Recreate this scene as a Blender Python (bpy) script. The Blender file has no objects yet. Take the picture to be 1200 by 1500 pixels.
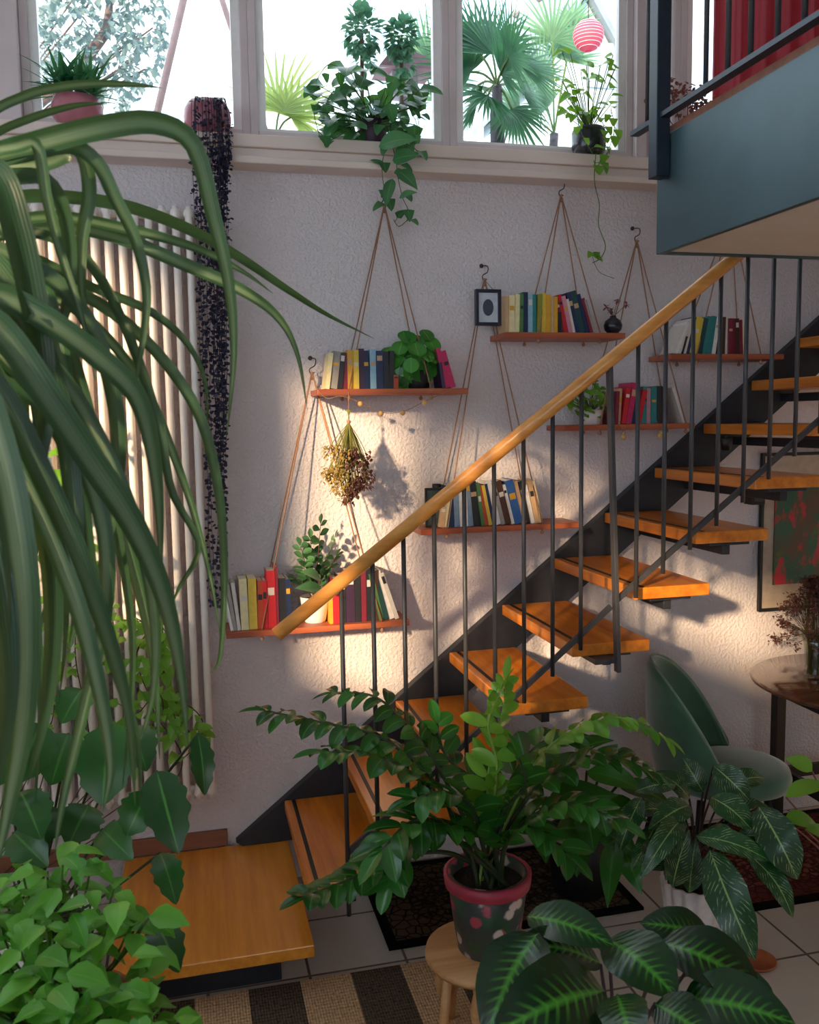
import bpy, math, random
from mathutils import Vector as V, Matrix, noise
random.seed(7)
R_=random.random
def U(a,b): return a+(b-a)*R_()
C=bpy.context.scene.collection
# ---------------------------------------------------------------- camera (solved from the photograph)
FPX=1316.96; YAW,PIT,ROL=0.24282626,0.10386496,-0.01609714
CP=V((0,-3.5,1.85))
_F=V((math.sin(YAW)*math.cos(PIT),math.cos(YAW)*math.cos(PIT),-math.sin(PIT)))
_r=V((math.cos(YAW),-math.sin(YAW),0)); _u=_r.cross(_F)
_c,_s=math.cos(ROL),math.sin(ROL)
CR=_c*_r+_s*_u; CU=-_s*_r+_c*_u; CF=_F
def ray(x,y): return CF+CR*((x-600)/FPX)-CU*((y-750)/FPX)
def P(x,y,d): return CP+ray(x,y)*d
def at(x,y,ax,v):
    d=ray(x,y); t=(v-CP[ax])/d[ax]; return CP+d*t
cam=bpy.data.cameras.new('camera'); co=bpy.data.objects.new('camera',cam); C.objects.link(co)
co.matrix_world=Matrix(((CR.x,CU.x,-CF.x,CP.x),(CR.y,CU.y,-CF.y,CP.y),(CR.z,CU.z,-CF.z,CP.z),(0,0,0,1)))
cam.sensor_fit='HORIZONTAL'; cam.sensor_width=36; cam.lens=36*FPX/1200; cam.clip_start=.02; cam.clip_end=200
bpy.context.scene.camera=co
# ---------------------------------------------------------------- materials
class NB:
    def __init__(s,name):
        s.m=bpy.data.materials.new(name); s.m.use_nodes=True; s.t=s.m.node_tree; s.t.nodes.clear()
        s.out=s.t.nodes.new('ShaderNodeOutputMaterial')
    def n(s,ty,**k):
        nd=s.t.nodes.new(ty); ins=k.pop('ins',{})
        for a,b in k.items(): setattr(nd,a,b)
        for a,b in ins.items():
            if isinstance(b,bpy.types.NodeSocket): s.t.links.new(b,nd.inputs[a])
            else: nd.inputs[a].default_value=b
        return nd
    def math(s,op,a,b=0.0,c=0.0):
        nd=s.n('ShaderNodeMath',operation=op,ins={0:a,1:b,2:c}); return nd.outputs[0]
    def mix(s,f,a,b,bt='MIX'):
        nd=s.n('ShaderNodeMix',data_type='RGBA',blend_type=bt)
        for i,v in ((0,f),(6,a),(7,b)):
            if isinstance(v,bpy.types.NodeSocket): s.t.links.new(v,nd.inputs[i])
            else: nd.inputs[i].default_value=v if i==0 else (*v[:3],1)
        return nd.outputs[2]
    def coord(s,w='Object',scale=(1,1,1)):
        tc=s.n('ShaderNodeTexCoord'); mp=s.n('ShaderNodeMapping',ins={0:tc.outputs[w]}); mp.inputs['Scale'].default_value=scale
        return mp.outputs[0]
    def noise(s,vec,scale,detail=3,rough=.5):
        return s.n('ShaderNodeTexNoise',ins={'Vector':vec,'Scale':scale,'Detail':detail,'Roughness':rough}).outputs[0]
    def ramp(s,f,a,b):
        return s.n('ShaderNodeMapRange',ins={0:f,1:a,2:b}).outputs[0]
    def bsdf(s,col,rough=.5,metal=0,bump=None,bd=.002,bs=1,spec=.5,trans=0,tcol=None,sheen=0,coat=0):
        p=s.n('ShaderNodeBsdfPrincipled')
        for k,v in (('Base Color',col),('Roughness',rough),('Metallic',metal),('Specular IOR Level',spec),('Sheen Weight',sheen),('Coat Weight',coat)):
            if isinstance(v,bpy.types.NodeSocket): s.t.links.new(v,p.inputs[k])
            else: p.inputs[k].default_value=(*v[:3],1) if k=='Base Color' else v
        if bump is not None:
            b=s.n('ShaderNodeBump',ins={'Height':bump,'Distance':bd,'Strength':bs}); s.t.links.new(b.outputs[0],p.inputs['Normal'])
        o=p.outputs[0]
        if trans:
            t=s.n('ShaderNodeBsdfTranslucent')
            tc=tcol if tcol is not None else col
            if isinstance(tc,bpy.types.NodeSocket): s.t.links.new(tc,t.inputs[0])
            else: t.inputs[0].default_value=(*tc[:3],1)
            o=s.n('ShaderNodeMixShader',ins={0:trans,1:o,2:t.outputs[0]}).outputs[0]
        s.t.links.new(o,s.out.inputs[0]); return s.m
_pc={}
def hexc(h):
    h=h.lstrip('#'); c=[int(h[i:i+2],16)/255 for i in (0,2,4)]
    return tuple(x/12.92 if x<=.04045 else ((x+.055)/1.055)**2.4 for x in c)
def plain(h,rough=.5,metal=0,var=.12,scale=30,bump=0,spec=.5,sheen=0,coat=0):
    k=(h,rough,metal,var,scale,bump,spec,sheen)
    if k in _pc: return _pc[k]
    b=NB('paint_'+h); c=hexc(h); n=b.noise(b.coord(),scale,4)
    col=b.mix(b.ramp(n,.3,.7),tuple(x*(1-var) for x in c),tuple(min(1,x*(1+var)) for x in c))
    m=b.bsdf(col,rough,metal,bump=n if bump else None,bd=bump,spec=spec,sheen=sheen,coat=coat)
    _pc[k]=m; return m
def m_wall():
    b=NB('rough_plaster'); v=b.coord()
    n=b.noise(v,75,2,.5); n2=b.noise(v,1.2,3); n3=b.noise(v,160,2)
    col=b.mix(b.ramp(n2,.3,.7),(.685,.615,.635),(.755,.68,.70))
    h=b.math('ADD',b.ramp(n,.42,.62),b.math('MULTIPLY',n3,.3))
    return b.bsdf(col,.85,bump=h,bd=.003,bs=.7,spec=.25)
def m_wood(name,c1,c2,axis='Y',rough=.35,s=1,coat=0):
    b=NB(name); sc={'X':(.6,9,9),'Y':(9,.6,9),'Z':(9,9,.6)}[axis]
    v=b.coord(scale=tuple(x*s for x in sc)); n=b.noise(v,3,5,.6); n2=b.noise(b.coord(scale=tuple(x*s for x in sc)),14,3,.6)
    f=b.math('ADD',b.ramp(n,.3,.7),b.math('MULTIPLY',n2,.35)); f=b.ramp(f,.1,1.2)
    col=b.mix(f,hexc(c1),hexc(c2))
    return b.bsdf(col,rough,bump=f,bd=.0008,bs=.5,coat=coat)
def m_tile():
    b=NB('beige_floor_tile'); v=b.coord()
    br=b.n('ShaderNodeTexBrick',offset=0.0,squash=1.0,ins={'Vector':v,'Scale':1.0,'Mortar Size':.005,'Mortar Smooth':.1,'Brick Width':.333,'Row Height':.333,'Bias':0.0})
    br.inputs['Color1'].default_value=(.60,.53,.46,1); br.inputs['Color2'].default_value=(.66,.58,.50,1); br.inputs['Mortar'].default_value=(.10,.07,.06,1)
    n=b.noise(v,6,4); col=b.mix(b.ramp(n,.2,.8),br.outputs[0],(.52,.44,.37),'MIX')
    col=b.mix(.35,br.outputs[0],col)
    return b.bsdf(col,.25,bump=b.math('SUBTRACT',1.0,br.outputs[1]),bd=.002)
def uvsplit(b,name='UVMap'):
    uv=b.n('ShaderNodeUVMap',uv_map=name); sp=b.n('ShaderNodeSeparateXYZ',ins={0:uv.outputs[0]}); return sp.outputs[0],sp.outputs[1]
def m_leaf(name,dark,light,rib=None,ribw=.06,rough=.35,trans=.25,kind='plain',hi=None,back=None,tl=None,spec=.5):
    b=NB(name); u,v=uvsplit(b); dc,lc=hexc(dark),hexc(light)
    rnd=b.n('ShaderNodeAttribute',attribute_name='rnd').outputs['Fac']
    n=b.noise(b.coord(),18,3)
    f=b.math('ADD',b.math('MULTIPLY',rnd,.75),b.math('MULTIPLY',n,.35))
    col=b.mix(f,dc,lc)
    du=b.math('ABSOLUTE',b.math('SUBTRACT',u,.5))
    hc=hexc(hi) if hi else lc
    bump=None
    if kind=='zebra':
        w=b.math('SINE',b.math('MULTIPLY',b.math('SUBTRACT',v,b.math('MULTIPLY',du,.38)),75.0))
        st=b.math('MULTIPLY',b.ramp(w,.2,1.0),b.ramp(du,.30,.03))
        col=b.mix(b.math('MULTIPLY',st,.55),col,hc)
        col=b.mix(b.math('MULTIPLY',b.ramp(du,.07,.0),.7),col,hc); bump=w
    elif kind=='pin':
        w=b.math('SINE',b.math('ADD',b.math('MULTIPLY',b.math('SUBTRACT',v,b.math('MULTIPLY',du,.55)),95.0),b.math('MULTIPLY',n,14.0)))
        n9=b.noise(b.coord(),45,3); st=b.math('MULTIPLY',b.ramp(w,.6,1.0),b.ramp(n9,.46,.64))
        col=b.mix(b.math('MULTIPLY',st,.7),col,hc)
    elif kind=='strap':
        e=b.ramp(du,.30,.40); col=b.mix(b.math('MULTIPLY',b.math('MULTIPLY',b.ramp(du,.30,.10),b.ramp(rnd,.35,.95)),.75),col,hc)
        w=b.math('SINE',b.math('MULTIPLY',u,60.0)); col=b.mix(b.math('MULTIPLY',b.ramp(w,0.,1.),.05),col,hc); bump=w
    if rib:
        col=b.mix(b.ramp(du,ribw,ribw*.35),col,hexc(rib))
    tc=b.mix(1.0,col,hexc(tl) if tl else (1.0,.95,.45),'MULTIPLY'); tc=b.mix(.5,tc,hexc(tl) if tl else col)
    if back:
        g=b.n('ShaderNodeNewGeometry'); col=b.mix(g.outputs['Backfacing'],col,hexc(back))
    return b.bsdf(col,rough,trans=trans,tcol=tc,bump=bump,bd=.0002,bs=.6,spec=spec)
def m_glass():
    b=NB('window_glass'); g=b.n('ShaderNodeBsdfGlossy',ins={'Roughness':.02}); t=b.n('ShaderNodeBsdfTransparent')
    lw=b.n('ShaderNodeLayerWeight',ins={0:.12}); f=b.math('ADD',b.math('MULTIPLY',lw.outputs['Fresnel'],.5),.02)
    m=b.n('ShaderNodeMixShader',ins={0:f,1:t.outputs[0],2:g.outputs[0]}); b.t.links.new(m.outputs[0],b.out.inputs[0]); return b.m
def m_clear(name,tint,fac=.15):
    b=NB(name); g=b.n('ShaderNodeBsdfGlossy',ins={'Roughness':.03}); t=b.n('ShaderNodeBsdfTransparent'); t.inputs[0].default_value=(*tint,1)
    m=b.n('ShaderNodeMixShader',ins={0:fac,1:t.outputs[0],2:g.outputs[0]}); b.t.links.new(m.outputs[0],b.out.inputs[0]); return b.m
def m_stripe():
    b=NB('jute_stripes'); tc=b.coord(); sp=b.n('ShaderNodeSeparateXYZ',ins={0:tc})
    x=b.math('ADD',sp.outputs[0],.042+3.38); f=b.math('FRACT',b.math('MULTIPLY',x,1/.338))
    st=b.math('GREATER_THAN',f,.5)
    wv=b.math('SINE',b.math('MULTIPLY',sp.outputs[0],700.0)); wy=b.math('SINE',b.math('MULTIPLY',sp.outputs[1],420.0)); n=b.noise(tc,90,3)
    t=b.math('MULTIPLY',b.math('ADD',b.math('MULTIPLY',wv,.35),b.math('MULTIPLY',wy,.3)),1.0); t=b.math('ADD',b.math('MULTIPLY',t,.55),b.math('MULTIPLY',n,1.8)); t=b.ramp(t,.3,1.5)
    j=b.mix(t,(.34,.19,.09),(.85,.56,.33)); d=b.mix(t,(.035,.025,.018),(.17,.12,.085))
    return b.bsdf(b.mix(st,j,d),.95,bump=t,bd=.004,spec=.1)
def m_rug(name,base,fig,border,x0,x1,y0,y1):
    b=NB(name); v=b.coord(); sp=b.n('ShaderNodeSeparateXYZ',ins={0:v})
    vo=b.n('ShaderNodeTexVoronoi',feature='DISTANCE_TO_EDGE',ins={'Vector':v,'Scale':26.0}); n=b.noise(v,60,4)
    f=b.ramp(vo.outputs[0],.02,.16); f=b.math('MULTIPLY',f,b.ramp(n,.35,.6))
    col=b.mix(f,hexc(base),hexc(fig))
    dx=b.math('MINIMUM',b.math('SUBTRACT',sp.outputs[0],x0),b.math('SUBTRACT',x1,sp.outputs[0]))
    dy=b.math('MINIMUM',b.math('SUBTRACT',sp.outputs[1],y0),b.math('SUBTRACT',y1,sp.outputs[1]))
    d=b.math('MINIMUM',dx,dy)
    col=b.mix(b.math('LESS_THAN',d,.14),col,b.mix(b.ramp(vo.outputs[0],.03,.1),hexc(base),hexc(border)))
    col=b.mix(b.math('LESS_THAN',d,.035),col,hexc('#0c0908'))
    return b.bsdf(col,.95,bump=n,bd=.003,spec=.1)
def m_paintpot():
    b=NB('painted_flowers_on_slate'); v=b.coord(); vo=b.n('ShaderNodeTexVoronoi',ins={'Vector':v,'Scale':24.0}); 
    hs=b.n('ShaderNodeSeparateColor',ins={0:vo.outputs['Color']})
    pet=b.ramp(b.math('ADD',vo.outputs['Distance'],b.math('MULTIPLY',b.noise(v,60,3),.35)),.66,.52)
    fl=b.mix(b.math('GREATER_THAN',hs.outputs[0],.5),hexc('#b94a5c'),hexc('#d9c8c2'))
    n=b.noise(v,14,3); col=b.mix(b.ramp(n,.5,.56),hexc('#3a4243'),hexc('#2c5238'))
    m=b.math('MULTIPLY',pet,b.math('GREATER_THAN',hs.outputs[1],.42)); col=b.mix(m,col,fl)
    return b.bsdf(col,.4)
def m_art():
    b=NB('abstract_art_paint'); v=b.coord(); n=b.noise(v,4.5,5,.65); n2=b.noise(b.coord(scale=(1.3,1,.8)),7,4,.6)
    col=b.mix(b.ramp(n,.46,.56),hexc('#245a48'),hexc('#5a4636')); col=b.mix(b.ramp(n2,.52,.6),col,hexc('#c8203a')); 
    col=b.mix(b.ramp(b.noise(v,12,4),.58,.72),col,hexc('#3a6a28')); return b.bsdf(col,.5)
M=dict(
 wall=m_wall(), tile=m_tile(), glass=m_glass(),
 tread=m_wood('honey_oak','#b55f14','#ea8f2c','Y',.3,coat=.2), landing=m_wood('honey_oak_landing','#c87822','#f0a03c','Y',.3,.8,coat=.2),
 rail=m_wood('beech_handrail','#c07a34','#e2a055','X',.28,coat=.3), shelf=m_wood('red_brown_board','#8e3f26','#bf6a45','X',.45),
 board=m_wood('brown_skirting','#7a4a33','#99624a','X',.5), stool=m_wood('pale_pine','#b88250','#d8a672','X',.5),
 tabletop=m_wood('dark_walnut_gloss','#5a3526','#80503a','X',.12,coat=.6),
 steel=plain('#46464b',.45,.3,.1), stringer=plain('#2b2e36',.45,.2,.15), teal=plain('#435a62',.38,.3,.14,4), tealdark=plain('#1f2c3c',.4,.2),
 white=plain('#eeeaea',.45,0,.03), frame=plain('#d3c4c6',.45,0,.05,8), sill=plain('#e2cfc6',.4,0,.06,5), radiator=plain('#efe4de',.35,0,.03),
 soffit=plain('#c9c2c0',.8,0,.04,12), ceil=plain('#e4e0de',.9,0,.03), rope=plain('#a97c62',.8,0,.2,200), hook=plain('#4a4347',.4,.8),
 bead=plain('#d3a866',.5), black=plain('#141416',.5), pinkpot=plain('#b06a78',.35,0,.15,20), rimpink=plain('#b73d55',.4), soil=plain('#241a14',.95,0,.4,80,.01),
 stem=plain('#4c6a2a',.6), stemd=plain('#2c3a1c',.6), stemlime=plain('#8aa64a',.5), brown=plain('#4e3624',.7), pages=plain('#ddd2be',.8,0,.06,200),
 velvet=plain('#3f6650',.8,0,.15,10,0,.2,.8), velvetd=plain('#20352c',.85,0,.15,10,0,.2,.4), darkwood=plain('#1d1412',.4), ribpot=plain('#e2d2cc',.4), terracotta=plain('#a65a36',.7),
 zz=m_leaf('zz_leaf','#0e3418','#357a2e',rough=.22,trans=.22,rib='#4d8c3c',ribw=.05,tl='#7fb52c'),
 zzl=m_leaf('young_zz_leaf','#3f8628','#8cc04a',rough=.25,trans=.35,tl='#a8d040'),
 strap=m_leaf('strap_leaf','#0f2a20','#36603e',rough=.28,trans=.25,kind='strap',hi='#a4bb9c',tl='#7f9c48'),
 basil=m_leaf('bright_leaf','#2f8020','#7cc444',rib='#6fb548',ribw=.05,rough=.4,trans=.3,tl='#7cc034'),
 mon=m_leaf('dark_split_leaf','#153c1c','#2e6a2a',rib='#4f8f3f',ribw=.04,rough=.3,trans=.2,tl='#5c9a2c'),
 zebra=m_leaf('zebra_leaf','#0a2810','#123e16',kind='zebra',hi='#56a834',rough=.25,trans=.12,back='#4a2432'),
 pin=m_leaf('pinstripe_leaf','#13381c','#245a2a',kind='pin',hi='#b9cf9a',rib='#8fb36a',ribw=.03,rough=.3,trans=.15,back='#3c1a2a'),
 ivy=m_leaf('ivy_leaf','#22543a','#5a9a68',rib='#74a860',ribw=.04,rough=.3,trans=.35,tl='#6aa63a'),
 lime=m_leaf('lime_leaf','#4f8f2c','#93c450',rough=.35,trans=.45,tl='#b4e044'),
 pil=m_leaf('pilea_leaf','#1f5f22','#4ba034',rib='#7fc055',ribw=.03,rough=.2,trans=.2,tl='#84c434'),
 purple=m_leaf('purple_bead_leaf','#12122a','#34304e',rough=.5,trans=.1,tl='#402850'),
 topi=m_leaf('hazed_topiary_leaf','#2f6a4c','#5a9470',rough=.5,trans=.35,tl='#7ab08a'), palml=m_leaf('yellow_palm_blade','#7a9a5a','#b4c46a',rough=.5,trans=.4,tl='#c8d880'),  # topi: outdoor haze put into the leaf colour, paler than the ivy
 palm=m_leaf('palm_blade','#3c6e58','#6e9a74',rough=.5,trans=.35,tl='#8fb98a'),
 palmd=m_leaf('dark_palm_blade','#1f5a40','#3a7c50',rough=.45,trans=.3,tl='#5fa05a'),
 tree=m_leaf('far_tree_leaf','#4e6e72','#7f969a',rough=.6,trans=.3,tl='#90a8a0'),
 jade=m_leaf('jade_leaf','#254a30','#5a8a5a',rough=.3,trans=.15),
 dryf=m_leaf('dried_flower','#4a2c34','#8a5a50',rough=.8,trans=.2,tl='#a06a50'), dryy=m_leaf('dried_yellow','#8a7a34','#d0b060',rough=.8,trans=.3,tl='#d0b050'),
 vase=m_clear('vase_glass',(.8,.82,.75),.12),
)
# ---------------------------------------------------------------- mesh builder
def prof_ovate(t): return max(.02,math.sin(math.pi*t**.72))
def prof_broad(t): return max(.02,math.sin(math.pi*t**.86)**.72)
def prof_lance(t): return max(.02,math.sin(math.pi*t**.6)**1.0)
def prof_obov(t): return max(.03,math.sin(math.pi*min(1,t)**1.25)**.8)
def prof_heart(t): return max(.02,min(1,(t*9)**.5)*(1-t)**.62*1.25) if t>0 else .05
def prof_round(t): return max(.03,math.sqrt(max(0,1-(2*t-1)**2)))
def prof_strap(t): return .25+.75*min(1,t*5) if t<.5 else max(.02,(1-((t-.5)/.5)**2.2))
class MB:
    def __init__(s): s.v=[]; s.f=[]; s.uv={}; s.r={}; s.sm=True
    def add(s,vs,fs,uv=None,rnd=0.):
        o=len(s.v); s.v+= [V(p) for p in vs]; s.f+=[tuple(i+o for i in f) for f in fs]
        if uv:
            for i,q in enumerate(uv): s.uv[o+i]=q
        if rnd:
            for i in range(len(vs)): s.r[o+i]=rnd
        return s
    def box(s,a,b):
        x0,y0,z0=a;x1,y1,z1=b
        s.add([(x0,y0,z0),(x1,y0,z0),(x1,y1,z0),(x0,y1,z0),(x0,y0,z1),(x1,y0,z1),(x1,y1,z1),(x0,y1,z1)],
          [(0,3,2,1),(4,5,6,7),(0,1,5,4),(1,2,6,5),(2,3,7,6),(3,0,4,7)]); return s
    def bar(s,a,b,w,h,up=V((0,0,1))):
        a,b=V(a),V(b); d=(b-a).normalized(); x=d.cross(up)
        if x.length<1e-4: x=V((1,0,0))
        x.normalize(); y=x.cross(d).normalized(); q=[]
        for p in (a,b):
            for i,j in ((-1,-1),(1,-1),(1,1),(-1,1)): q.append(p+x*(i*w/2)+y*(j*h/2))
        s.add(q,[(0,1,2,3),(7,6,5,4),(0,4,5,1),(1,5,6,2),(2,6,7,3),(3,7,4,0)]); return s
    def prism(s,poly,ax,v0,v1):   # poly of 2D pts, extruded along axis ax
        def mk(p,v): q=list(p); q.insert(ax,v); return V(q)
        n=len(poly); vs=[mk(p,v0) for p in poly]+[mk(p,v1) for p in poly]
        s.add(vs,[tuple(range(n))[::-1],tuple(range(n,2*n))]+[(i,(i+1)%n,(i+1)%n+n,i+n) for i in range(n)]); return s
    def tube(s,pts,r,n=6,cap=True,rnd=0):
        pts=[V(p) for p in pts]; m=len(pts); rr=r if isinstance(r,(list,tuple)) else [r]*m; vs=[]; 
        ref=V((0,0,1)); t0=(pts[1]-pts[0]).normalized()
        if abs(t0.z)>.9: ref=V((1,0,0))
        x=t0.cross(ref).normalized()
        for i,p in enumerate(pts):
            t=(pts[min(m-1,i+1)]-pts[max(0,i-1)])
            t=t.normalized() if t.length>1e-9 else t0
            x=(x-t*x.dot(t)); x=x.normalized() if x.length>1e-6 else t.orthogonal().normalized()
            y=t.cross(x)
            for k in range(n):
                a=2*math.pi*k/n; vs.append(p+(x*math.cos(a)+y*math.sin(a))*rr[i])
        fs=[(i*n+k,i*n+(k+1)%n,(i+1)*n+(k+1)%n,(i+1)*n+k) for i in range(m-1) for k in range(n)]
        if cap: fs+=[tuple(range(n))[::-1],tuple(range((m-1)*n,m*n))]
        s.add(vs,fs,rnd=rnd); return s
    def lathe(s,prof,n=32,c=(0,0,0),fn=None,cap=False):
        c=V(c); m=len(prof); vs=[]
        for r,z in prof:
            for k in range(n):
                a=2*math.pi*k/n; q=r*(fn(a,z) if fn else 1); vs.append(c+V((q*math.cos(a),q*math.sin(a),z)))
        fs=[(i*n+k,i*n+(k+1)%n,(i+1)*n+(k+1)%n,(i+1)*n+k) for i in range(m-1) for k in range(n)]
        if cap: fs+=[tuple(range(n))[::-1],tuple(range((m-1)*n,m*n))]
        s.add(vs,fs); return s
    def ball(s,c,r,n=8,sq=(1,1,1)):
        c=V(c); m=n//2+1; vs=[];
        for i in range(m):
            a=math.pi*i/(m-1)
            for k in range(n):
                b=2*math.pi*k/n; vs.append(c+V((r*sq[0]*max(.001,math.sin(a))*math.cos(b),r*sq[1]*max(.001,math.sin(a))*math.sin(b),-r*sq[2]*math.cos(a))))
        s.add(vs,[(i*n+k,i*n+(k+1)%n,(i+1)*n+(k+1)%n,(i+1)*n+k) for i in range(m-1) for k in range(n)]); return s
    def ribbon(s,pts,ns,ws,fold=.2,rnd=None):
        """leaf blade through pts with normals ns and full widths ws"""
        m=len(pts); vs=[]; uv=[]; rnd=R_() if rnd is None else rnd
        for i,p in enumerate(pts):
            t=(pts[min(m-1,i+1)]-pts[max(0,i-1)]); t=t.normalized() if t.length>1e-9 else V((0,0,1))
            nn=ns[i]-t*ns[i].dot(t); nn=nn.normalized() if nn.length>1e-5 else t.orthogonal().normalized()
            x=t.cross(nn); w=ws[i]/2
            for k in (-1,-.5,0,.5,1):
                vs.append(p+x*(w*k)+nn*(fold*w*abs(k)*(1.15-.15*abs(k)))); uv.append((.5+.5*k,i/(m-1)))
        fs=[(i*5+k,i*5+k+1,(i+1)*5+k+1,(i+1)*5+k) for i in range(m-1) for k in range(4)]
        s.add(vs,fs,uv,rnd=rnd+1e-3); return s
    def leaf(s,base,d,nrm,L,W,droop=.4,fold=.25,seg=7,prof=prof_ovate,rnd=None,wav=0):
        d=V(d).normalized(); p=V(base); pts=[]; ns=[]; ws=[]; nrm=V(nrm)
        for i in range(seg+1):
            t=i/seg; pts.append(p.copy()); ns.append(nrm.copy()); ws.append(W*prof(t)*(1+wav*math.sin(t*22)))
            d=(d+V((0,0,-1))*(droop/seg)).normalized(); nrm=nrm-d*nrm.dot(d)
            if nrm.length<1e-4: nrm=d.orthogonal()
            nrm.normalize(); p=p+d*(L/seg)
        return s.ribbon(pts,ns,ws,fold,rnd)
    def pxleaf(s,a,b,da,db,wpx,bow=0.,fold=.22,prof=prof_ovate,tilt=.5,rnd=None,seg=9,wav=0,sag=0):
        """blade whose base and tip stand at given places; a,b traced ends, da,db distances from the camera"""
        A=P(*a,da); B=P(*b,db); W=wpx*((da+db)/2)/FPX; ax=(B-A); L=ax.length; ax.normalize()
        toc=(CP-(A+B)/2).normalized(); n=toc*(1-tilt)+V((0,0,1))*tilt+V((U(-.2,.2),U(-.2,.2),0)); n=(n-ax*n.dot(ax)).normalized()
        pts=[];ns=[];ws=[]
        for i in range(seg+1):
            t=i/seg; k=math.sin(math.pi*t); pts.append(A.lerp(B,t)+n*(bow*L*k)+V((0,0,-1))*(sag*L*k)); 
            ns.append((n+ax*(bow*3*(t-.5)*2)).normalized()); ws.append(W*prof(t)*(1+wav*math.sin(t*20)))
        return s.ribbon(pts,ns,ws,fold,rnd)
    def build(s,name,mat,parent=None,smooth=True,loc=None,bevel=0):
        me=bpy.data.meshes.new(name); o=bpy.data.objects.new(name,me); C.objects.link(o)
        org=V((0,0,0))
        if parent is not None:
            o.parent=parent; q=parent
            while q: org+=q.location; q=q.parent
        elif loc is not None: o.location=V(loc); org=V(loc)
        me.from_pydata([tuple(p-org) for p in s.v],[],s.f)
        if s.uv:
            ul=me.uv_layers.new(name='UVMap'); buf=[]
            for l in me.loops: buf+=s.uv.get(l.vertex_index,(.5,.5))
            ul.data.foreach_set('uv',buf)
        if s.r:
            at_=me.attributes.new('rnd','FLOAT','POINT'); at_.data.foreach_set('value',[s.r.get(i,0.) for i in range(len(s.v))])
        me.materials.append(mat)
        if smooth: me.polygons.foreach_set('use_smooth',[True]*len(me.polygons))
        me.update()
        if bevel:
            md=o.modifiers.new('bevel','BEVEL'); md.width=bevel; md.segments=2; md.limit_method='ANGLE'
        return o
def tag(o,label=None,cat=None,group=None,kind=None):
    if label: o['label']=label
    if cat: o['category']=cat
    if group: o['group']=group
    if kind: o['kind']=kind
    return o
def thing(name,label,cat,loc,group=None):
    o=bpy.data.objects.new(name,None); C.objects.link(o); o.location=V(loc); o.empty_display_size=.05
    return tag(o,label,cat,group)
def S(o): return tag(o,kind='structure')
def copy_tree(o,parent=None):
    c=o.copy(); C.objects.link(c); c.parent=parent
    for ch in list(o.children): copy_tree(ch,c)
    return c
def smoothpath(pts,n=24):
    pts=[V(p) for p in pts]; out=[]; m=len(pts)-1
    for i in range(n+1):
        x=i/n*m; k=min(m-1,int(x)); t=x-k
        p0=pts[max(0,k-1)];p1=pts[k];p2=pts[k+1];p3=pts[min(m,k+2)]
        out.append(.5*((2*p1)+(-p0+p2)*t+(2*p0-5*p1+4*p2-p3)*t*t+(-p0+3*p1-3*p2+p3)*t**3))
    return out
exec_parts=[]
# ---------------------------------------------------------------- the setting
XL,XR,YR,ZC=-2.1,4.6,-6.6,4.45
S(MB().box((XL,YR,-.1),(XR,0,0)).build('floor',M['tile'],smooth=False))
S(MB().box((XL,0,-.1),(XR,.16,2.80)).build('wall_back',M['wall'],smooth=False))
S(MB().box((XL-.15,YR,ZC),(XR+.15,.2,ZC+.15)).build('ceiling',M['ceil'],smooth=False))
S(MB().box((XR,YR,-.1),(XR+.15,.16,ZC)).build('wall_right',M['ceil'],smooth=False))
def wall_open(name,ax,v0,v1,a0,a1,z0,z1,o):   # a wall with rectangular openings o=[(a,b,za,zb)] sorted along a
    mb=MB(); 
    def bx(p,q,za,zb):
        if q-p<1e-4 or zb-za<1e-4: return
        mb.box((v0,p,za),(v1,q,zb)) if ax==0 else mb.box((p,v0,za),(q,v1,zb))
    cur=a0
    for a,b,za,zb in o: bx(cur,a,z0,z1); bx(a,b,z0,za); bx(a,b,zb,z1); cur=b
    bx(cur,a1,z0,z1)
    return S(mb.build(name,M['ceil'],smooth=False))
LW=[(-5.75,-4.75,2.66,3.02),(-4.6,-3.75,2.15,3.2),(-3.65,-3.02,1.9,3.2),(-2.68,-1.2,1.9,3.3)]  # unseen openings, sized and split to shape the sun patches on the back wall
wall_open('wall_left',0,XL-.15,XL,YR,.16,-.1,ZC,LW)
RW=[(-1.9,-.5,1.0,3.2),(.1,1.3,1.0,3.2)]  # unseen openings behind the camera, added and sized for fill daylight
wall_open('wall_rear',1,YR-.15,YR,XL-.15,XR+.15,-.1,ZC,RW)
wn=[0]
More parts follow.
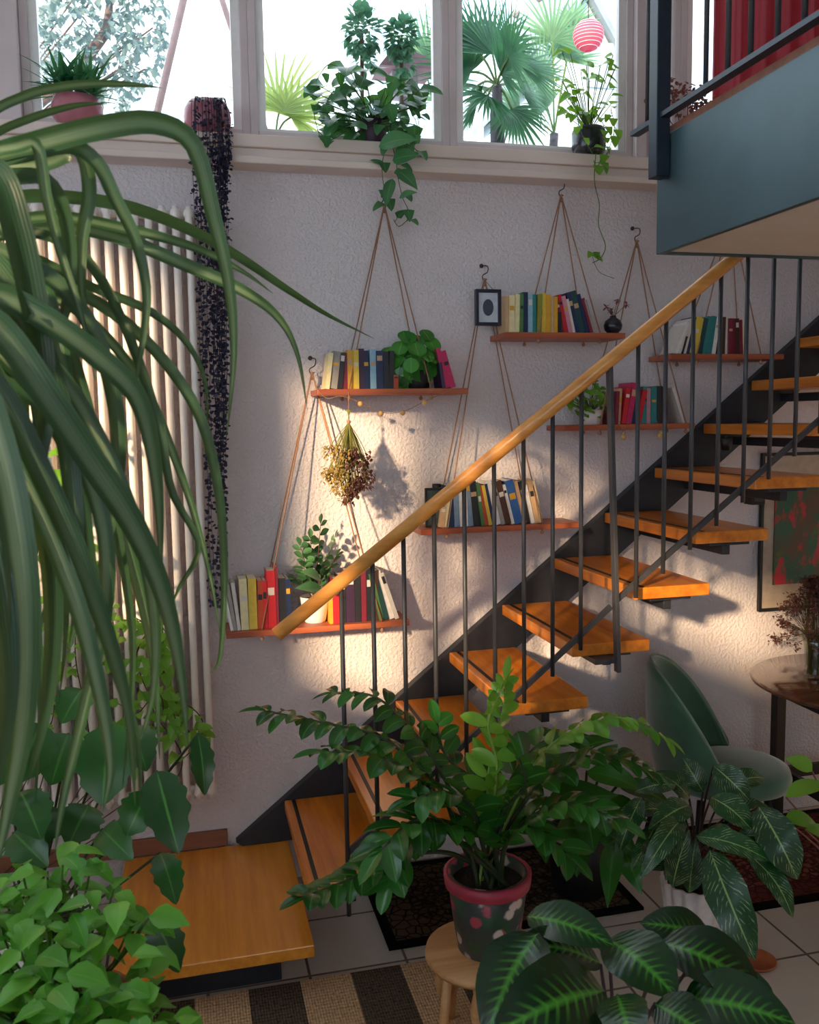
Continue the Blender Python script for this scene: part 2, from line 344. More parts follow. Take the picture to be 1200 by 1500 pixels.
def window(ax,v,a,b,z0,z1,mull=0,sash=.03):
    wn[0]+=1; mb=MB(); d=.05
    def bx(mb,p,q,za,zb,o0,o1):
        mb.box((v+o0,p,za),(v+o1,q,zb)) if ax==0 else mb.box((p,v+o0,za),(q,v+o1,zb))
    w=.03
    for m_,w0,o0,o1 in ((mb,w,-d/2,d/2),):
        bx(m_,a,a+w0,z0,z1,o0,o1);bx(m_,b-w0,b,z0,z1,o0,o1);bx(m_,a+w0,b-w0,z0,z0+w0,o0,o1);bx(m_,a+w0,b-w0,z1-w0,z1,o0,o1)
    fr=S(mb.build('window_%d'%wn[0],M['frame'],smooth=False,loc=((v,a,z0) if ax==0 else (a,v,z0)),bevel=.003))
    sb=MB(); a2,b2,c2,d2=a+w,b-w,z0+w,z1-w; s=sash
    bx(sb,a2,a2+s,c2,d2,-.012,.02);bx(sb,b2-s,b2,c2,d2,-.012,.02);bx(sb,a2+s,b2-s,c2,c2+.012,-.012,.02);bx(sb,a2+s,b2-s,d2-s,d2,-.012,.02)
    for k in range(mull):
        q=a2+(b2-a2)*(k+1)/(mull+1); bx(sb,q-.02,q+.02,c2,d2,-.012,.02)
    so=sb.build('window_frame',M['white'],fr,smooth=False)
    pb=MB(); bx(pb,a2+s,b2-s,c2+.012,d2-s,0,.004); pb.build('window_pane',M['glass'],fr,smooth=False)
    return fr
for a,b in ((-2.09,-1.3),(-1.3,-.60),(-.505,.285),(.285,1.06),(1.06,1.85),(1.90,2.067),(2.067,3.3),(3.3,4.59)):
    window(1,.045,a,b,2.90,ZC-.02)
S(MB().box((-.60,-.02,2.88),(-.505,.14,ZC)).build('trim_2',M['frame'],smooth=False,bevel=.004))
S(MB().box((1.85,-.01,2.88),(1.90,.12,ZC)).build('trim_3',M['frame'],smooth=False,bevel=.004))
for a,b,za,zb in LW: window(0,XL-.08,a,b,za,zb,0)
for a,b,za,zb in RW: window(1,YR-.08,a,b,za,zb,1)
lb=MB().box((XL,-.10,2.835),(XR,.16,2.88)).box((XL,-.085,2.80),(XR,.0,2.835)).box((XL,-.11,2.775),(XR,0,2.80))
S(lb.build('trim_1',M['sill'],smooth=False,bevel=.004))
S(MB().box((XL,-.018,.18),(.10,0,.245)).build('baseboard_back',M['board'],smooth=False,bevel=.003))
# gallery: floor slab with steel fascia seen from below
g=S(MB().prism([(1.47,-.92),(3.2,-.92),(3.2,0),(XR,0),(XR,YR),(1.47,YR)],2,2.352,2.69).build('floor_gallery',M['soffit'],smooth=False))
S(MB().box((1.45,YR,2.345),(1.47,-.90,2.69)).box((1.47,-.92,2.345),(3.2,-.90,2.69)).build('trim_4',M['teal'],smooth=False,bevel=.002))
S(MB().box((1.46,YR,2.692),(XR,-.90,2.715)).build('trim_5',M['board'],smooth=False))
gr=thing('gallery_railing','dark blue steel railing with upright bars along the gallery edge above the grey fascia','railing',(1.42,-1.0,2.5))
MB().bar((1.425,-.80,2.735),(1.425,YR+.3,2.735),.03,.014).build('bottom_rail',M['tealdark'],gr,False)
MB().bar((1.425,-.80,3.62),(1.425,YR+.3,3.62),.04,.04).build('top_rail',M['tealdark'],gr,False)
MB().box((1.40,-.985,2.56),(1.445,-.935,3.6)).build('post',M['tealdark'],gr,False,bevel=.003)
for x in (950,1035,1067,1100,1139,1178,1222,1270):
    y=at(x,60,0,1.425).y
    MB().tube([(1.425,y,2.735),(1.425,y,3.6)],.0075,8).build('baluster',M['steel'],gr)
for k in range(22):
    y=at(1270,60,0,1.425).y-.11*(k+1); MB().tube([(1.425,y,2.735),(1.425,y,3.6)],.0075,8).build('baluster',M['steel'],gr)
# ---------------------------------------------------------------- staircase
TG,TR=.2294,.182
def tx(i): return .325+TG*(i-1)
def tz(i): return .35+TR*(i-1)
st=thing('staircase','open staircase with honey-coloured wooden treads, dark steel stringer and round wooden handrail','staircase',(1.4,-.4,0))
def su(x): return .197+.7934*(x-.131)
MB().prism([(.131,.2),(.155,.182),(.412,.182),(3.19,su(3.19)-.24),(3.19,su(3.19))],1,-.045,-.003).build('stringer',M['stringer'],st,False,bevel=.002)
for i in range(1,14):
    x0,z=tx(i),tz(i)
    t=MB().box((x0,-.745,z-.042),(x0+.288,-.046,z)).build('tread',M['tread'],st,False,bevel=.004)
    MB().box((x0+.028,-.735,z),(x0+.042,-.05,z+.0015)).build('anti_slip_strip',M['black'],t,False)
    b=MB().box((x0+.07,-.72,z-.056),(x0+.23,-.56,z-.043)).bar((x0+.15,-.7,z-.075),(x0+.15,-.06,z-.075),.03,.035)
    b.build('bracket',M['stringer'],st,False,bevel=.002)
h0,h1=V((.246,-.8,1.202)),V((1.791,-.8,2.361)); hs=(h1.z-h0.z)/(h1.x-h0.x)
def hz(x): return h0.z+hs*(x-h0.x)
def bz(x): return .478+.8114*(x-.454) if x<1.365 else 1.233+.7668*(x-1.38)
MB().tube([h0,(2.95,-.8,hz(2.95))],.0225,20).build('handrail',M['rail'],st)
MB().bar((.45,-.79,bz(.45)),(1.36,-.79,bz(1.36)),.012,.018).build('lower_rail',M['steel'],st,False)
MB().bar((1.38,-.79,bz(1.38)),(2.95,-.79,bz(2.95)),.012,.018).build('lower_rail',M['steel'],st,False)
for k in range(25):
    x=.448+.0998*k
    if k==9: continue
    MB().tube([(x,-.8,.27 if k==0 else bz(x)-.045),(x,-.8,hz(x)-.01)],.0075,8).build('baluster',M['steel'],st)
MB().bar((1.382,-.80,.99),(1.343,-.80,2.02),.014,.028,V((0,1,0))).build('newel_post',M['steel'],st,False,bevel=.002)
MB().box((1.30,-.80,1.02),(1.39,-.60,1.035)).build('bracket',M['steel'],st,False)
pl=thing('stair_platform','low wide honey-coloured wooden platform at the foot of the stairs','platform',(0,-.4,0))
MB().box((-.29,-.785,.138),(.337,-.02,.18)).build('platform_top',M['landing'],pl,False,bevel=.004)
MB().box((-.25,-.66,0),(.24,-.03,.137)).build('base',M['stringer'],pl,False)
# ---------------------------------------------------------------- radiator
ra=thing('column_radiator','tall white column radiator on the back wall behind the trailing plants','radiator',(-.3,-.08,.4))
for k in range(17):
    x=.045-.0462*k
    mb=MB(); 
    for y in (-.125,-.05): mb.tube([(x,y,.43),(x,y,.46),(x,y,2.58),(x,y,2.61)],[.010,.0135,.0135,.010],10)
    mb.tube([(x,-.135,.455),(x,-.04,.455)],.018,10); mb.tube([(x,-.135,2.585),(x,-.04,2.585)],.018,10)
    mb.build('radiator_column',M['radiator'],ra)
MB().tube([(-.71,-.088,.455),(.065,-.088,.455)],.016,10).tube([(-.71,-.088,2.585),(.065,-.088,2.585)],.016,10).build('header_pipe',M['radiator'],ra)
for z in (.7,2.3): MB().box((-.5,-.04,z),(-.46,-.001,z+.03)).build('bracket',M['radiator'],ra,False)
# ---------------------------------------------------------------- hanging shelves with ropes and books
ORD=['first','second','third','fourth','fifth','sixth','seventh','eighth','ninth','tenth','eleventh','twelfth','thirteenth','fourteenth','fifteenth','sixteenth','seventeenth','eighteenth','nineteenth','twentieth','twenty-first','twenty-second','twenty-third','twenty-fourth']
def colname(h):
    r,g,b=[int(h[i:i+2],16) for i in (1,3,5)]
    names={'#e6e0dc':'white','#d9d0c8':'off-white','#e8d9a8':'cream','#e3c14a':'yellow','#d8a032':'golden','#c9a27c':'tan','#9d9590':'grey','#26262c':'black','#3a2440':'dark purple','#7c2336':'maroon','#c4242c':'red','#b84a26':'orange','#1f2f55':'navy','#2f5fa0':'blue','#8fb8cc':'light blue','#2d7f80':'teal','#22464a':'dark teal','#4f7a4a':'green','#c2265e':'magenta','#c98a9c':'pink','#4a3024':'dark brown','#8a8a3a':'olive','#7d92a8':'grey-blue','#b9848e':'mauve'}
    return names[h]
CN=dict(w='#e6e0dc',ow='#d9d0c8',cr='#e8d9a8',y='#e3c14a',go='#d8a032',ta='#c9a27c',g='#9d9590',k='#26262c',pu='#3a2440',ma='#7c2336',r='#c4242c',o='#b84a26',n='#1f2f55',b='#2f5fa0',lb='#8fb8cc',t='#2d7f80',dt='#22464a',gr='#4f7a4a',mg='#c2265e',pk='#c98a9c',br='#4a3024',ol='#8a8a3a',gb='#7d92a8',mv='#b9848e')
def shelf(idx,lpx,rpx,hook,ropes,label,books,sname,depth=.17,ext=0):
    A=at(*lpx,1,-.185); B=at(*rpx,1,-.185); z=(A.z+B.z)/2; x0,x1=A.x,B.x
    th=.022
    t=thing('hanging_shelf',label,'shelf',((x0+x1)/2,-.1,z),'rope-hung wall shelves')
    MB().box((x0,-.188,z),(x1,-.008,z+th)).build('board',M['shelf'],t,False,bevel=.002)
    H=at(*hook,1,-.045)
    for (px,py) in ropes:
        xr=at(px,py,1,-.18).x
        mb=MB(); f=V((xr,-.175,z+th)); b=V((xr,-.022,z+th)); zz=V((0,0,.035))
        mb.tube([H,f],.0028,5).tube([H,b],.0028,5).tube([f,f-V((0,0,.04))],.0035,5).tube([b,b-V((0,0,.04))],.0035,5)
        mb.ball((xr,-.175,z-.012),.008,8).ball((xr,-.022,z-.012),.008,8)
        mb.build('rope',M['rope'],t)
    MB().ball(H-V((0,0,.006)),.008,8).tube([H-V((0,0,.0)),H-V((0,0,.03))],.005,6).build('knot',M['rope'],t)
    # hook on wall
    mb=MB(); hk=[H+V((0,.043,.05)),H+V((0,.01,.05)),H+V((0,-.012,.035)),H+V((0,-.012,.01)),H+V((0,0,-.002)),H+V((0,.014,.01))]
    hk2=[H+V((.0,.04,.055)),H+V((.016,.01,.05)),H+V((.012,0,.025)),H+V((-.008,0,.012)),H+V((-.006,0,-.004)),H+V((.010,0,-.002))]
    mb.tube(smoothpath(hk2,14),.0022,6).ball(H+V((0,.038,.055)),.009,8)
    if hook[1]>0: tag(mb.build('wall_hook',M['hook'],None,True,H),'bent dark metal wall hook carrying the %s'%sname,'hook','wall hooks')
    ppm=FPX/((V(((x0+x1)/2,-.17,z))-CP).dot(CF))
    def X(px,py=(lpx[1]+rpx[1])/2-8): return at(px,py,1,-.17).x
    n=0; prev=None
    for run in books:
        x=X(run[0]); items=run[1:]
        for ci,(c,wpx,hpx,lean) in enumerate(items):
            w=wpx/ppm*1.0; h=hpx/ppm; n+=1; col=CN[c]; dp=U(.10,.125)
            y0=-.165+U(0,.01)
            o=thing('book','','book',(x,y0+dp/2,z+th+.0005),'books on the %s'%sname)
            a=math.radians(lean)
            ctw=.0015
            cv=MB(); cv.box((0,-dp/2,0),(w,-dp/2+ctw,h)).box((0,-dp/2+ctw,0),(ctw,dp/2,h)).box((w-ctw,-dp/2+ctw,0),(w,dp/2,h))
            pg=MB().box((ctw,-dp/2+ctw,.002),(w-ctw,dp/2-.002,h-.003))
            bn=MB()
            if w>.012 and R_()<.5:
                za=h*U(.55,.8); bn.box((w*.12,-dp/2-.0004,za),(w*.88,-dp/2,za+h*U(.06,.16)))
                pass
            obs=[(cv,'cover',plain(col,.45,0,.08,60)),(pg,'pages',M['pages'])]
            if bn.v: obs.append((bn,'spine_label',plain(random.choice(['#d9d0c8','#26262c','#d8a032','#c9a27c']),.5)))
            for mb,nm,mt in obs:
                me=bpy.data.meshes.new(nm); q=bpy.data.objects.new(nm,me); C.objects.link(q); q.parent=o
                me.from_pydata([tuple(p) for p in mb.v],[],mb.f); me.materials.append(mt)
            # leaning: rotate about the bottom corner it rests on
            if lean>0: piv=w   # top goes right, rests on right-bottom corner
            else: piv=0
            o.rotation_euler=(0,a,0)
            off=V((piv,0,0)); rot=Matrix.Rotation(a,3,'Y'); o.location=V((x,o.location.y,o.location.z))+off-rot@off
            what='leaning ' if abs(lean)>6 else ''
            size='thick ' if wpx>=12 else ('thin ' if wpx<=5 else '')
            o['label']='%s%s%s book, %s from the left on the %s'%(size,what,colname(col),ORD[n-1],sname)
            x+=w/math.cos(a)+.0008
    return t,z+th,X
n1='lowest rope shelf at the left'; 
s1=shelf(1,(335,938),(600,917),(457,540),((390,925),(562,905)),'red-brown rope-hung shelf, lowest of the six, with a white pot among the books','',n1) if 0 else None
def BK(s): # "w:6:62:-7 ..." compact list
    out=[]
    for it in s.split():
        a=it.split(':'); out.append((a[0],float(a[1]),float(a[2]),float(a[3]) if len(a)>3 else 0.))
    return out
SH={}
SH[1]=shelf(1,(332,936),(600,916),(457,545),((384,925),(560,905)),'red-brown rope-hung shelf, lowest of the six, holding books and a white plant pot',
  [(338,*BK('w:4:66:-9 g:5:68:-8 ow:5:70:-6 cr:11:74:-1 y:12:74 o:8:70:1 r:6:70 r:12:84 ma:4:90 k:11:72 n:7:70:-1')),
   (484,*BK('go:5:54 r:9:66 k:10:70 pu:13:76 k:9:78 ma:8:76 k:10:80 br:8:76 gr:7:72:-12 dt:8:72:-14 w:8:76:-16 ow:6:74:-18'))],'lowest rope shelf')
SH[2]=shelf(2,(465,581),(686,575),(563,300),((512,570),(632,568)),'red-brown rope-hung shelf with a beaded garland, second from the left under the trailing ivy',
  [(477,*BK('cr:6:52:8 g:11:54:8 k:7:52:7 ma:8:52:5 go:8:56 y:8:56 pu:8:58 n:8:55:-2 lb:9:57 n:10:55 k:8:54 k:7:55:2 o:7:20')),
   (649,*BK('pu:5:38:-8 mg:7:60:-14 mg:9:56:-16'))],'shelf with the beaded garland')
SH[3]=shelf(3,(740,498),(916,493),(822,285),((790,488),(880,486)),'red-brown rope-hung shelf, highest of the six, right of the small framed picture',
  [(742,*BK('ta:5:52 cr:9:53:1 cr:7:55:2 gr:5:56:1 n:8:58 lb:7:56 t:5:55 ol:7:55:2 y:7:57:1 go:7:55 ta:4:53 go:6:52 k:6:30 ma:5:54:-11 r:6:56:-12 pk:6:54:-13 ow:4:50:-13 n:7:60:-14 dt:9:62:-15 n:5:58:-15 ma:5:52:-16 g:4:50:-18'))],'highest rope shelf')
SH[4]=shelf(4,(616,782),(850,775),(710,408),((655,770),(795,766)),'long red-brown rope-hung shelf below the small framed picture, behind the handrail',
  [(644,*BK('ta:8:30:8 cr:6:52:8 n:9:60 gb:8:62:-2 w:12:64:-2 gb:8:66:-5 k:11:65:-6 gr:5:63:-7 o:6:60:-10 y:5:60:-11 n:5:62:-12 w:8:66:-13 g:6:64:-14 br:9:66:-14 w:5:60:-14 b:12:66:-14 ta:6:64:-13 k:6:64:-12 w:5:58:-12 ta:7:66:-11 cr:6:64:-12'))],'long shelf below the framed picture')
SH[5]=shelf(5,(826,632),(1018,627),(933,352),((880,620),(1006,618)),'red-brown rope-hung shelf with hanging beads behind the steel newel post',
  [(902,*BK('ma:5:48:3 ta:5:52:3 r:7:54:9 mg:8:60:10 n:9:56:3 r:7:50:12 t:9:54:4 mv:6:52 t:9:54 k:8:55 br:6:54:2')),(1003,*BK('ow:4:55:-20'))],'rope shelf behind the newel post')
SH[6]=shelf(6,(982,527),(1148,526),(1071,312),((1022,516),(1116,516)),'red-brown rope-hung shelf at the far right beside the upper treads',
  [(986,*BK('ow:4:44:24 w:4:48:22 ow:5:50:20 k:3:26:16 ow:4:52:14 n:5:54:14 y:8:54:12 y:4:52:12 dt:7:52:11 t:9:54:10 t:7:55:9 w:6:54:8 k:9:54:4 br:6:54:1 ow:4:52 ma:7:52 ma:6:52:-2 br:6:52:-2 ma:5:50:-3 cr:4:50:-7'))],'far right rope shelf')
# beaded garland and bead pendants
gz=SH[2][1]-.022
gar=thing('bead_garland','string of small wooden beads hanging in swags under the shelf','garland',at(575,590,1,-.19))
pts=[at(x,y,1,-.192) for x,y in ((466,572),(480,584),(500,580),(528,590),(558,604),(590,603),(622,588),(645,578),(660,572))]
MB().tube(smoothpath(pts,30),.0012,5).build('string',M['rope'],gar)
for i in (3,4,5,6): MB().ball(pts[i]-V((0,0,.004)),.0105,10).build('bead',M['bead'],gar)
for k,(x,y,wh) in enumerate(((914,624,'left'),(968,622,'right'))):
    q=at(x,y,1,-.195); p=thing('bead_pendant','small wooden bead pendant hanging from the shelf behind the newel post, %s of two'%wh,'pendant',q)
    MB().tube([q+V((-.02,0,.02)),q-V((0,0,.03)),q+V((.02,0,.02))],.0012,5).build('cord',M['rope'],p)
    MB().ball(q-V((0,0,.045)),.011,10).ball(q-V((0,0,.03)),.006,8).build('bead',M['bead'],p)
# small framed picture hanging on the hook of shelf 4
def framed(name,label,px0,px1,y,fw,fm,mm,am,oval=False,z0=None):
    a=at(*px0,1,y); b=at(*px1,1,y); x0,x1,z1,z0=a.x,b.x,a.z,b.z
    t=thing(name,label,'picture',((x0+x1)/2,y,z0))
    mb=MB().box((x0,y,z0),(x0+fw,y+.02,z1)).box((x1-fw,y,z0),(x1,y+.02,z1)).box((x0+fw,y,z0),(x1-fw,y+.02,z0+fw)).box((x0+fw,y,z1-fw),(x1-fw,y+.02,z1))
    mb.build('picture_frame',fm,t,False,bevel=.002)
    MB().box((x0+fw,y+.008,z0+fw),(x1-fw,y+.014,z1-fw)).build('mat_board',mm,t,False)
    return t,x0,x1,z0,z1
t,x0,x1,z0,z1=framed('small_picture','small dark-framed picture of a grey oval hanging from a wall hook',(697,423),(735,477),-.115,.013,plain('#1d2033',.4),plain('#c6cbd6',.6),None)
cx,cz=(x0+x1)/2,(z0+z1)/2
MB().prism([(cx+.022*math.cos(a*math.pi/16),cz+.032*math.sin(a*math.pi/16)) for a in range(32)],1,-.109,-.1071).build('oval_print',plain('#3c4658',.6,0,.5,300),t,False)
MB().tube([at(705,424,1,-.105),at(710,410,1,-.06),at(722,424,1,-.105)],.0012,5).build('hanging_wire',M['hook'],t)
t,x0,x1,z0,z1=framed('wall_painting','large abstract red and green painting in a thin black frame at the right','#','#') if 0 else framed('wall_painting','large red and green abstract painting in a thin black frame on the wall',(1118,664),(1330,880),-.03,.014,plain('#10141a',.4),plain('#b9a898',.8),None)
a,b=at(1137,708,1,-.03),at(1310,845,1,-.03)
MB().box((a.x,-.028,b.z),(b.x,-.022,a.z)).build('painted_sheet',m_art(),t,False)
# ---------------------------------------------------------------- plants: helpers
def pot(par,c,rt,rb,h,mat,soil=True,rim=None,fn=None,n=32,name='pot'):
    c=V(c); th=min(.012,rt*.12)
    mb=MB().lathe([(rb*.9,0),(rb,.006),((rb+rt)/2*1.01,h*.5),(rt,h),(rt-th,h),(rt-th*1.2,h*.86),(.001,h*.85)],n,c,fn)
    mb.lathe([(.001,0),(rb*.9,0)],n,c)
    o=mb.build(name,mat,par)
    if rim: MB().lathe([(rt*.985,h*.84),(rt*1.05,h*.85),(rt*1.08,h*1.0),(rt*.98,h*1.01),(rt*.93,h*.9)],n,c).build('pot_rim',rim,par)
    if soil: MB().lathe([(.001,h*.875),(rt*.6,h*.88),(rt-th*1.1,h*.868)],n,c).build('soil',M['soil'],par)
    return o
def pinnate(lf,sm,path,n,L,W,r=.004,t0=.25,droop=.5,prof=prof_ovate,up=V((0,0,1)),ang=.95,taper=.45,fold=.3):
    pts=smoothpath(path,30); sm.tube(pts,[r*(1-.65*i/30) for i in range(31)],6)
    for k in range(n):
        t=t0+(1-t0)*(k+.5)/n; i=min(29,int(t*30)); p=pts[i].lerp(pts[i+1],t*30-i); tg=(pts[i+1]-pts[i]).normalized()
        sd=tg.cross(up); sd=sd.normalized() if sd.length>.05 else tg.orthogonal().normalized()
        nn=sd.cross(tg).normalized(); s_=1 if k%2 else -1
        d=tg*math.cos(ang)+sd*(s_*math.sin(ang))+nn*U(-.05,.35)
        g=1-taper*abs(t-.5)*1.2
        lf.leaf(p,d,nn+V((U(-.25,.25),U(-.25,.25),0)),L*g*U(.88,1.1),W*g*U(.9,1.1),droop*U(.5,1.4),fold,7,prof)
    lf.leaf(pts[-1],(pts[-1]-pts[-3]),up,L*.8,W*.7,droop*.5,fold,7,prof)
def vine(lf,sm,path,step,L,W,r=.0016,droop=1.0,prof=prof_heart,out=V((0,-1,0)),jit=.8,size=None,start=0):
    tot=sum((V(path[i+1])-V(path[i])).length for i in range(len(path)-1)); n=max(6,int(tot/.02)); pts=smoothpath(path,n); sm.tube(pts,r,5)
    m=max(1,int(tot/step))
    for k in range(m):
        t=(k+U(.2,.8))/m
        if t<start: continue
        i=min(n-1,int(t*n)); p=pts[i]; tg=(pts[i+1]-pts[i]).normalized()
        rd=V((U(-1,1),U(-1,1),U(-1,1))); d=(rd*jit+out*.6+tg*.3).normalized(); g=U(.7,1.15)*(size(t) if size else 1)
        q=p+d*L*.35*g; sm.tube([p,q],r*.7,4)
        lf.leaf(q,d+V((0,0,-.3)),out+V((0,0,.8))+rd*.4,L*g,W*g,droop,.25,6,prof)
def bush(lf,c,rad,n,L,W,prof=prof_ovate,droop=.5,seed=None,hemi=False,fold=.25,upb=.3,sm=None,base=None):
    c=V(c)
    for k in range(n):
        while True:
            q=V((U(-1,1),U(-1,1),U(-1,1)))
            if .35<q.length<1 and not(hemi and q.z<-.1): break
        p=c+V((q.x*rad[0],q.y*rad[1],q.z*rad[2])); d=(q.normalized()+V((U(-.5,.5),U(-.5,.5),U(-.4,.4)))).normalized()
        lf.leaf(p,d,V((U(-.4,.4),U(-.6,.2),1))+V((0,0,upb)),L*U(.7,1.2),W*U(.7,1.2),droop*U(.4,1.5),fold,5,prof)
        if sm is not None and R_()<.4: sm.tube([base or c,c.lerp(p,.6)+V((0,0,.01)),p],.002,4)
def fan(lf,sm,c,hub,n,L,W,nrm,spread=2.6,droop=.3,r=.006):
    """fan palm frond: stalk c->hub, blades radiating"""
    c,hub=V(c),V(hub); sm.tube(smoothpath([c,(c+hub)/2+V((0,0,.02)),hub],8),r,5); a=(hub-c).normalized(); nrm=V(nrm); nrm=(nrm-a*nrm.dot(a)).normalized(); s_=a.cross(nrm)
    for k in range(n):
        g=(k/(n-1)-.5)*spread; d=a*math.cos(g)+s_*math.sin(g)
        lf.leaf(hub,d,nrm,L*(1-.25*abs(g)/1.3)*U(.9,1.05),W,droop*U(.5,1.3),.35,5,prof_lance)
# ---------------------------------------------------------------- strap-leaved plant in the left foreground
sp=thing('strap_leaf_plant','huge arching plant with long striped strap leaves filling the left foreground','plant',P(-360,700,1.5))
lf=MB()
CR0=(-190,330)
def strap(pxs,d0,d1,w,tw=.6,crown=True,rnd=None,fold=.5,flat=0):
    pts=[]; n=len(pxs)
    if crown: pxs=[CR0]+list(pxs); n+=1
    q=[P(x,y,d0+(d1-d0)*i/(n-1)) for i,(x,y) in enumerate(pxs)]
    N=34; pts=smoothpath(q,N); ns=[];ws=[]; ph=U(-.5,.5)
    dm=(d0+d1)/2
    for i,p in enumerate(pts):
        t=i/N; toc=(CP-p).normalized(); ns.append((toc*(1-flat)+V((0,0,1))*flat+V((math.sin(t*2.5+ph)*tw,0,.25))).normalized())
        ws.append(.82*w*dm/FPX*(min(1,.55+t*2)*(1 if t<.5 else max(.03,1-((t-.5)/.5)**1.8))))
    lf.ribbon(pts,ns,ws,fold,U(.1,.9) if rnd is None else rnd)
SL=[ # traced blades: points, depth start, depth end, width px
 ([(-40,240),(60,210),(150,188),(225,182),(280,215),(310,320),(333,420),(341,520),(332,640)],1.3,1.6,40),
 ([(-40,185),(40,140),(120,124),(190,124),(238,129)],1.4,1.8,16),
 ([(-30,210),(40,175),(110,155),(160,152)],1.5,1.8,14),
 ([(-40,250),(40,225),(100,215),(140,240),(165,290),(195,350),(213,430),(205,520),(192,590)],1.35,1.5,30),
 ([(-40,235),(20,215),(52,215),(66,290),(90,380),(118,460),(140,560)],1.3,1.4,24),
 ([(-60,260),(60,240),(112,222),(128,280),(118,350),(120,430),(134,500)],1.45,1.5,30),
 ([(-40,300),(60,288),(170,300),(260,330),(340,372),(420,425),(480,462),(548,496)],1.5,2.1,22),
 ([(-40,350),(60,330),(160,345),(260,385),(350,425),(405,465),(435,520),(450,600)],1.5,1.9,26),
 ([(-40,330),(80,318),(180,335),(280,362),(350,395),(400,430)],1.45,1.8,20),
 ([(-50,260),(-5,260),(20,330),(42,430),(60,540),(62,650),(40,760)],1.2,1.25,56),
 ([(-60,420),(10,440),(80,480),(140,525),(195,580),(220,660),(232,760),(236,860)],1.15,1.4,48),
 ([(-80,430),(0,490),(70,590),(130,680),(190,770),(235,870),(262,980),(275,1090)],1.1,1.4,58),
 ([(-80,500),(0,580),(55,690),(105,800),(150,920),(185,1040),(198,1180)],1.15,1.35,46),
 ([(-60,380),(60,410),(150,450),(230,520),(290,610),(318,720),(327,840),(322,960),(308,985)],1.5,1.75,24),
 ([(-60,400),(50,425),(130,470),(205,560),(250,660),(285,760),(310,860),(325,950)],1.5,1.75,20),
 ([(-60,520),(-10,640),(20,780),(32,920),(28,1060),(10,1180),(-10,1290)],1.1,1.2,62),
 ([(-60,480),(20,620),(60,760),(75,900),(66,1040),(40,1150)],1.25,1.35,44),
 ([(-60,460),(40,560),(110,660),(150,780),(150,900),(120,1040),(90,1180),(80,1250)],1.25,1.4,34),
 ([(-60,350),(60,400),(130,480),(165,590),(170,700),(150,820),(130,900)],1.35,1.5,34),
 ([(-60,330),(80,350),(140,400),(190,500),(230,620),(250,720),(290,800),(262,860),(250,890)],1.5,1.6,20),
 ([(-60,520),(0,560),(60,600),(110,700),(130,830),(160,960),(200,1080),(205,1180)],1.3,1.45,30),
 ([(-90,600),(-30,760),(0,900),(8,1040),(-10,1180)],1.1,1.15,58),
 ([(-60,300),(20,350),(60,430),(90,540),(100,660),(92,760)],1.35,1.45,40),
 ([(-60,470),(40,510),(100,570),(160,680),(205,800),(225,920),(222,1020),(200,1100)],1.3,1.45,32),
 ([(-60,560),(30,700),(100,860),(140,1000),(160,1120),(150,1190)],1.2,1.3,38),
 ([(-60,280),(20,260),(70,270),(95,330),(100,420),(80,520),(76,640)],1.4,1.45,30),
 ([(-80,380),(-20,380),(40,470),(85,600),(105,740),(112,880),(100,960)],1.25,1.3,46),
 ([(-60,360),(40,375),(130,420),(215,455),(270,500),(300,560),(303,640)],1.55,1.7,18),
]
for a in SL: strap(*a)
for k in range(9):   # further blades behind
    x1=U(10,240); y0=U(330,560); y1=U(820,1180)
    strap([(-60,y0),(x1*.35,y0+60),(x1*.7,y0+.35*(y1-y0)),(x1*.95,y0+.7*(y1-y0)),(x1+U(-40,30),y1)],1.35,U(1.5,1.8),U(16,36))
cc=P(*CR0,1.3); q=V((cc.x,cc.y,cc.z-.27)); sp.location=q
pot(sp,q,.13,.095,.24,M['terracotta']); MB().tube([q+V((0,0,.2)),cc+V((0,0,.01))],[.035,.02],10).build('stem',M['stem'],sp)
for k in range(12):
    a=U(1.9,4.0); d0=V((math.cos(a),math.sin(a)*.8,U(.5,1.2))); lf.leaf(cc,d0,V((0,0,1)),U(.45,.75),U(.02,.032),U(1.8,2.6),.5,22,prof_strap)
lf.build('foliage',M['strap'],sp)
pd=thing('plant_pedestal','tall narrow wooden plant pedestal at the far left','stand',(q.x,q.y,0))
MB().lathe([(.001,q.z-.04),(.14,q.z-.04),(.14,q.z-.001),(.001,q.z-.001)],32,(q.x,q.y,0)).build('stand_top',M['stool'],pd)
for k in range(4):
    a=k*math.pi/2+.4; MB().tube([(q.x+.07*math.cos(a),q.y+.07*math.sin(a),q.z-.041),(q.x+.06*math.cos(a),q.y+.06*math.sin(a),0)],.013,8).build('leg',M['stool'],pd)
# ---------------------------------------------------------------- zz plant on the stool
c=P(715,1397,2.62); sz=.315
stl=thing('plant_stool','small round pine stool under the painted flower pot','stool',(c.x-.03,c.y,0))
sx,sy=c.x-.02,c.y
MB().lathe([(.001,sz-.028),(.155,sz-.028),(.165,sz-.014),(.162,sz),(.001,sz)],40,(sx,sy,0)).build('seat',M['stool'],stl)
for k in range(4):
    a=math.radians(20+90*k); ca,sa=math.cos(a),math.sin(a)
    MB().tube([(sx+ca*.12,sy+sa*.12,sz-.027),(sx+ca*.155,sy+sa*.155,.0105)],.014,8).build('leg',M['stool'],stl)
    a2=a+math.pi/2
    MB().tube([(sx+ca*.14,sy+sa*.14,.13),(sx+math.cos(a2)*.14,sy+math.sin(a2)*.14,.13)],.009,6).build('stretcher',M['stool'],stl)
    MB().lathe([(.012,0),(.02,.05),(.009,.1),(.015,.13)],8,(sx+math.cos(a+.78)*.12,sy+math.sin(a+.78)*.12,.155)).build('spindle',M['stool'],stl)
